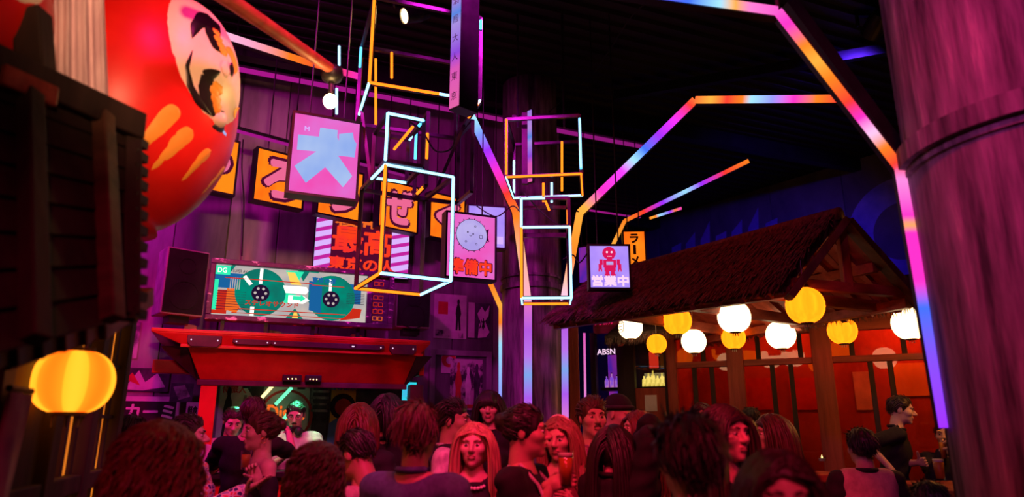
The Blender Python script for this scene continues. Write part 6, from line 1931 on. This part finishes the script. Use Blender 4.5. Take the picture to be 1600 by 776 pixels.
    if vest:   # a second layer over the torso
        W = SDF(); torso(W, .030); W.cap(sp(-sw_ * .62, .005, 1.42), sp(sw_ * .62, .005, 1.42), .055 * s + .026, .055 * s + .026, .05); W.cap(sp(0, 0, .84), sp(0, 0, .95), .155 * s, .15 * s, .05)
        np_mesh('vest', [(*W.mesh(.0125), 0)], [vest], e)
    if top in ('shirt', 'jacket', 'polo'):
        cp = []
        for k in range(25):
            t = 2 * PI * k / 24
            q = sp(.066 * math.sin(t), -.068 * math.cos(t) + .012, 1.472 + (.022 if math.cos(t) < 0 else -.012 * math.cos(t)))
            cp.append(q)
        V, Q = tubes(np.array([cp]), np.full((1, 25), .013), 6)
        np_mesh('collar', [(V, Q, 0)], [topm], e)
    # --- hair or hat
    hinv = np.array(hM.inverted())
    shs = []
    for p_, q_, r_ in ((sp(-sw_, .005, 1.42), sp(sw_, .005, 1.42), .075), (sp(0, .0, 1.15), sp(0, 0, 1.35), .145 if not fem else .13), (sp(0, .01, 1.45), sp(0, 0, 1.56), .062)):
        shs.append((tr(np.array([p_]), hinv)[0], tr(np.array([q_]), hinv)[0], r_))
    if hair:
        hp_ = hair_mesh(hair, hlen, rs, s, shs, curl, vol, hn)
        ho_ = np_mesh('hair', [(tr(V, hA), Q, 0) for V, Q, _ in hp_], [hairm], e)
        ho_['kind'] = 'stuff'
    if hat == 'beanie':
        B_ = SDF(); B_.ell((0, .016, .048), (.090, .110, .098), .01); B_.cap((0, .04, .03), (0, .04, .03), .01, .01)
        def cb(Fd, X, Y, Z): return np.maximum(Fd, .028 - Z - Y * .25)
        V, Q = B_.mesh(.008, cut=cb); np_mesh('beanie', [(tr(V, hA), Q, 0)], ['cloth_black'], e)
        ring_ = np.array([[(.089 * math.sin(t), .016 - .109 * math.cos(t), .045 + .25 * .109 * math.cos(t) + .0) for t in np.linspace(0, 2 * PI, 33)]])
        V, Q = tubes(ring_, np.full((1, 33), .014), 8); np_mesh('brim', [(tr(V, hA), Q, 0)], ['cloth_charcoal'], e)
    if 'glasses' in extra:
        ps = []
        for x in (-1, 1): ps.append([(x * .033 + .024 * math.cos(t), -.104 + .012 * abs(x * .033 + .024 * math.cos(t)) / .06, .003 + .019 * math.sin(t)) for t in np.linspace(0, 2 * PI, 17)])
        V, Q = tubes(np.array(ps), np.full((2, 17), .0022), 5)
        V2, Q2 = tubes(np.array([[(x * .056, -.095, .006), (x * .076, -.05, .008), (x * .08, .01, .004)] for x in (-1, 1)]), np.full((2, 3), .002), 5)
        np_mesh('glasses', [(tr(V, hA), Q, 0), (tr(V2, hA), Q2, 0)], ['black_plastic'], e)
    if 'headphones' in extra:
        cp = np.array([[sp(.085 * math.sin(t), -.085 * math.cos(t) + .01, 1.48 + .02 * math.cos(t)) for t in np.linspace(.5, 2 * PI - .5, 20)]])
        V, Q = tubes(cp, np.full((1, 20), .010), 6)
        pp_ = [(V, Q, 0)]
        for t in (.5, -.5): pp_.append((*small_ell(sp(.085 * math.sin(t), -.095 * math.cos(t), 1.485), (.035, .022, .04)), 0))
        np_mesh('headphones', pp_, ['black_plastic'], e)
    if 'necklace' in extra:
        cp = [sp(.075 * math.sin(t), -.088 * math.cos(t) + .0, 1.452 - .035 * max(0, math.cos(t))) for t in np.linspace(0, 2 * PI, 27)]
        np_mesh('necklace', [(*small_ell(q, (.009, .009, .009), 7, 5), 0) for q in cp[:-1]], ['pearl'], e)['kind'] = 'stuff'
    if 'earring' in extra:
        for x in (-1, 1):
            rg = np.array([[(x * .082, .010 + .016 * math.sin(t), -.055 + .018 * math.cos(t)) for t in np.linspace(0, 2 * PI, 15)]])
            V, Q = tubes(rg, np.full((1, 15), .0028), 5); np_mesh('earring', [(tr(V, hA), Q, 0)], ['gold'], e)
    if 'hairclip' in extra:
        rg = np.array([[(.082 * math.cos(t), .01, .032 + .095 * math.sin(t)) for t in np.linspace(.35, PI - .35, 15)]])
        V, Q = tubes(rg, np.full((1, 15), .008), 6); np_mesh('hair_band', [(tr(V, hA), Q, 0)], ['pearl'], e)
    if 'bangs' in extra:
        rr0 = np.random.RandomState(5); N = 90
        x = (rr0.rand(N) - .5) * .125
        z = np.linspace(0, 1, 6)
        Pn = np.zeros((N, 6, 3)); Pn[:, :, 0] = x[:, None] * (1 + .1 * z)[None]; Pn[:, :, 1] = -.070 - .034 * np.sin(z * 1.9)[None] + .35 * (x ** 2)[:, None] * 14; Pn[:, :, 2] = .108 - .085 * z[None] - 3 * (x ** 2)[:, None]
        V, Q = tubes(Pn, np.full((N, 6), .006), 4); np_mesh('bangs', [(tr(V, hA), Q, 0)], [hairm], e)['kind'] = 'stuff'
    if 'lanyard' in extra:
        cp = np.array([[sp(x, y, z) for x, y, z in ((.05, .06, 1.475), (.07, -.01, 1.485), (.075, -.10, 1.40), (.05, -.145, 1.28), (.0, -.15, 1.12))], [sp(x, y, z) for x, y, z in ((-.05, .06, 1.475), (-.07, -.01, 1.485), (-.075, -.10, 1.40), (-.05, -.145, 1.28), (.0, -.15, 1.12))]])
        V, Q = tubes(cp, np.full((2, 5), .010), 5); np_mesh('lanyard', [(V, Q, 0)], ['cloth_pale'], e)
    if 'lettering' in extra:
        pass
    return e, M @ Vector(wL), M @ Vector(wR)

KD = 1.08
def PP(px, py, D): return P(px, py, D * KD)
STG = .17
# --- left group
person('person seen from behind with long wavy auburn hair at the front left', 252, 652, 2.15, 172, True, 'skin_light', 'curly', 'hair_auburn', .52, 1.1, 1.05, 'tee', 'cloth_charcoal', hn=620)
person('person with dark hair and pale shirt half hidden at the front left', 206, 646, 3.7, 150, False, 'skin_mid', 'short', 'hair_dark', .05, topm='cloth_cream', top='shirt', hyaw=20)
pw = PP(384, 764, 3.60)
person('person in a brightly patterned shirt holding an open palm out', 294, 645, 3.75, 100, False, 'skin_light', 'short', 'hair_dark', .055, top='shirt', topm='shirt_patterned', armR=pw, handR='open', hdR=(.93, -.1, .36), hyaw=6, lean=(0, -.14))
pg = PP(389, 722, 3.80)
person('person in an off-shoulder black dress with gold earrings holding a glass', 414, 640, 4.0, -52, True, 'skin_light', 'bun', 'hair_brown', .05, top='dress', topm='cloth_black', armR=pg + Vector((.05, .03, -.10)), handR='grip', hdR=(-.35, -.2, .8), extra=('earring',), hyaw=-12, vol=1.06)
pint('small drink held by the person in the black dress', pg + Vector((-.012, -.02, -.035)), h=.10, r=.03, foam_h=0, name='drink_glass')
person('person in black t-shirt facing the booth with arms spread', 398, 618, 4.75, 178, False, 'skin_light', 'short', 'hair_dark', .05, kd=1.02, ground=STG, armL=P(362, 715, 5.2), armR=P(452, 680, 5.25), lean=(0, .10))
person('DJ with glasses, beard and headphones lit green inside the booth', 464, 624, 6.15, 12, False, 'skin_light', 'short', 'hair_black', .03, topm='cloth_pale', ground=STG, hpitch=20, beard=2, extra=('glasses', 'headphones'), lean=(0, .10), armL=P(478, 712, 5.85), armR=P(446, 712, 5.85), kd=1.0, handL='flat', handR='flat')
person('second DJ in a white shirt lit green at the left of the booth', 366, 634, 5.80, 30, False, 'skin_light', 'short', 'hair_dark', .04, topm='cloth_pale', ground=STG, hpitch=25, lean=(0, .12), armL=P(385, 722, 5.55), armR=P(352, 722, 5.55), kd=1.0)
person('person with a big mane of dark curls seen from behind', 497, 686, 2.45, 182, True, 'skin_tan', 'curly', 'hair_brown', .42, 1.4, 1.06, 'tee', 'cloth_black', hn=620)
person('person with short dark hair bending left beside the dark curls', 561, 668, 3.1, -118, False, 'skin_tan', 'short', 'hair_black', .045, topm='cloth_cream', hpitch=22, lean=(.04, .14))
person('person with dark reddish hair seen from behind under the canopy edge', 562, 627, 3.9, 185, True, 'skin_mid', 'bob', 'hair_auburn', .20, .1, 1.05, 'tee', 'cloth_black')
person('dark-haired person from behind near the cyan screen', 606, 615, 4.25, 176, False, 'skin_mid', 'bob', 'hair_black', .17, .12, 1.08, 'jacket', 'cloth_black')
person('person in a blue denim shirt seen from behind in the middle', 652, 628, 2.70, 158, False, 'skin_mid', 'short', 'hair_brown', .075, vol=1.08, top='shirt', topm='cloth_denim', hyaw=12)
person('person with black hair in profile wearing a dark jacket with pale sleeves', 706, 622, 4.0, 82, False, 'skin_mid', 'short', 'hair_black', .06, top='shirt', topm='cloth_pale', vest='cloth_black')
person('blonde person facing the viewer with a pearl necklace', 741, 656, 3.35, 8, True, 'skin_light', 'long', 'hair_blonde', .44, .03, 1.02, 'tee', 'cloth_black', extra=('necklace',), hyaw=-14)
person('person with dark bob and bangs in front of the poster door', 765, 608, 4.75, -4, True, 'skin_light', 'bob', 'hair_black', .26, .02, 1.04, 'jacket', 'cloth_black', ground=STG, extra=('bangs',), hpitch=6)
# --- middle group
pbq = PP(884, 733, 2.95)
e_, wl_, wr_ = person('person with a hair bun and black t-shirt holding out a beer', 818, 630, 3.05, 68, False, 'skin_mid', 'bun', 'hair_black', .045, vol=1.05, topm='cloth_black', armR=PP(860, 757, 2.97), handR='grip', hdR=(.9, -.25, .30), armL=PP(850, 772, 3.3), extra=('lanyard',), hyaw=14, beard=0)
pint('beer with foam held by the person with the bun', pbq + Vector((.0, -.0, -.075)), h=.15, r=.037, fill=.84)
person('light-haired person with a hair band listening beside the beer', 874, 646, 3.5, -14, True, 'skin_light', 'long', 'hair_light', .40, .06, 1.0, 'tank', 'cloth_wine', extra=('hairclip',), hpitch=8, armL=PP(900, 790, 3.2), hyaw=-8)
person('person with moustache in a striped shirt by the light strip', 924, 618, 4.1, 8, False, 'skin_light', 'short', 'hair_brown', .055, vol=1.05, top='shirt', topm='shirt_striped', beard=1, hyaw=4)
person('person in a black beanie in front of the bar door', 963, 618, 4.9, 55, False, 'skin_light', None, 'hair_black', top='jacket', topm='cloth_black', hat='beanie', hpitch=14)
pc1 = PP(992, 698, 3.4)
person('person with long black hair and black jacket seen from behind', 957, 659, 3.35, 140, True, 'skin_light', 'long', 'hair_black', .50, .03, 1.0, 'jacket', 'cloth_black', armR=pc1, armL=PP(1000, 735, 3.45), handR='grip', hyaw=15)
person('person with long reddish hair in profile facing left', 998, 638, 4.4, -80, True, 'skin_light', 'long', 'hair_auburn', .46, .06, 1.04, 'jacket', 'cloth_black', armL=PP(992, 700, 4.3), armR=PP(985, 705, 4.3))
e = pint('drink held beside the long reddish hair', PP(998, 706, 4.2), h=.11, r=.03, foam_h=0, name='drink_glass')
# --- right group
person('dark-haired person from behind filling the front middle, out of focus', 1070, 652, 2.1, 168, False, 'skin_light', 'short', 'hair_black', .085, vol=1.2, top='tee', topm='cloth_pale', hyaw=22, hn=620)
person('person with dark hair bowed toward the viewer at the front', 1210, 697, 1.72, -6, True, 'skin_light', 'long', 'hair_dark', .36, .04, 1.08, 'tee', 'cloth_black', hpitch=2)
person('smiling person with long dark hair behind the front heads', 1128, 629, 2.75, 22, True, 'skin_light', 'long', 'hair_dark', .46, .05, 1.10, 'tee', 'cloth_black', hyaw=8)
person('small face peeking left of the smiling dark-haired person', 1096, 626, 5.0, -25, True, 'skin_light', 'bob', 'hair_dark', .18, .05, 1.0, 'jacket', 'cloth_black', ground=DECK)
ph_ = PP(1182, 722, 3.85)
person('brown-haired person in profile facing left with hand at mouth', 1205, 644, 3.95, -84, True, 'skin_light', 'long', 'hair_brown', .42, .05, 1.06, 'jacket', 'cloth_wine', armR=ph_, handR='relax', hdR=(-.25, .0, .95), lean=(0, .08))
person('person with dark hair behind the brown-haired profile', 1172, 634, 5.4, 170, False, 'skin_mid', 'short', 'hair_black', .05, ground=DECK, top='jacket', topm='cloth_black')
person('black-haired person in pale vest and black sleeves sitting with back to viewer', 1343, 667, 4.25, 176, False, 'skin_light', 'short', 'hair_black', .06, vol=1.06, top='shirt', topm='cloth_black', vest='cloth_cream', ground=.05, kd=1.0)
hl_ = P(1396, 738, 5.38); hl_.z = zT + .03
person('smiling person in a black polo leaning on the bar table', 1402, 616, 5.6, 62, False, 'skin_light', 'short', 'hair_dark', .045, top='polo', topm='cloth_black', ground=DECK, armR=hl_ + Vector((-.02, 0, .02)), handR='flat', armL=P(1436, 722, 5.45), handL='relax', hpitch=10, kd=1.0, lean=(0, .12))
hd = P(1472, 705, 5.4)
person('person in black at the table half hidden by the big column with a raised drink', 1474, 655, 5.6, -40, False, 'skin_light', 'short', 'hair_dark', .05, top='shirt', topm='cloth_black', ground=DECK - .15, armR=hd, handR='grip', kd=1.0)
pint('slim drink raised beside the big column', hd + Vector((-.01, -.03, -.06)), h=.16, r=.026, foam_h=0, name='drink_glass')
person('dark head just above the bottom edge below the bar table', 1448, 748, 3.2, 178, False, 'skin_mid', 'short', 'hair_black', .06, topm='cloth_black', lean=(0, .0))
print('people', PEOPLE)
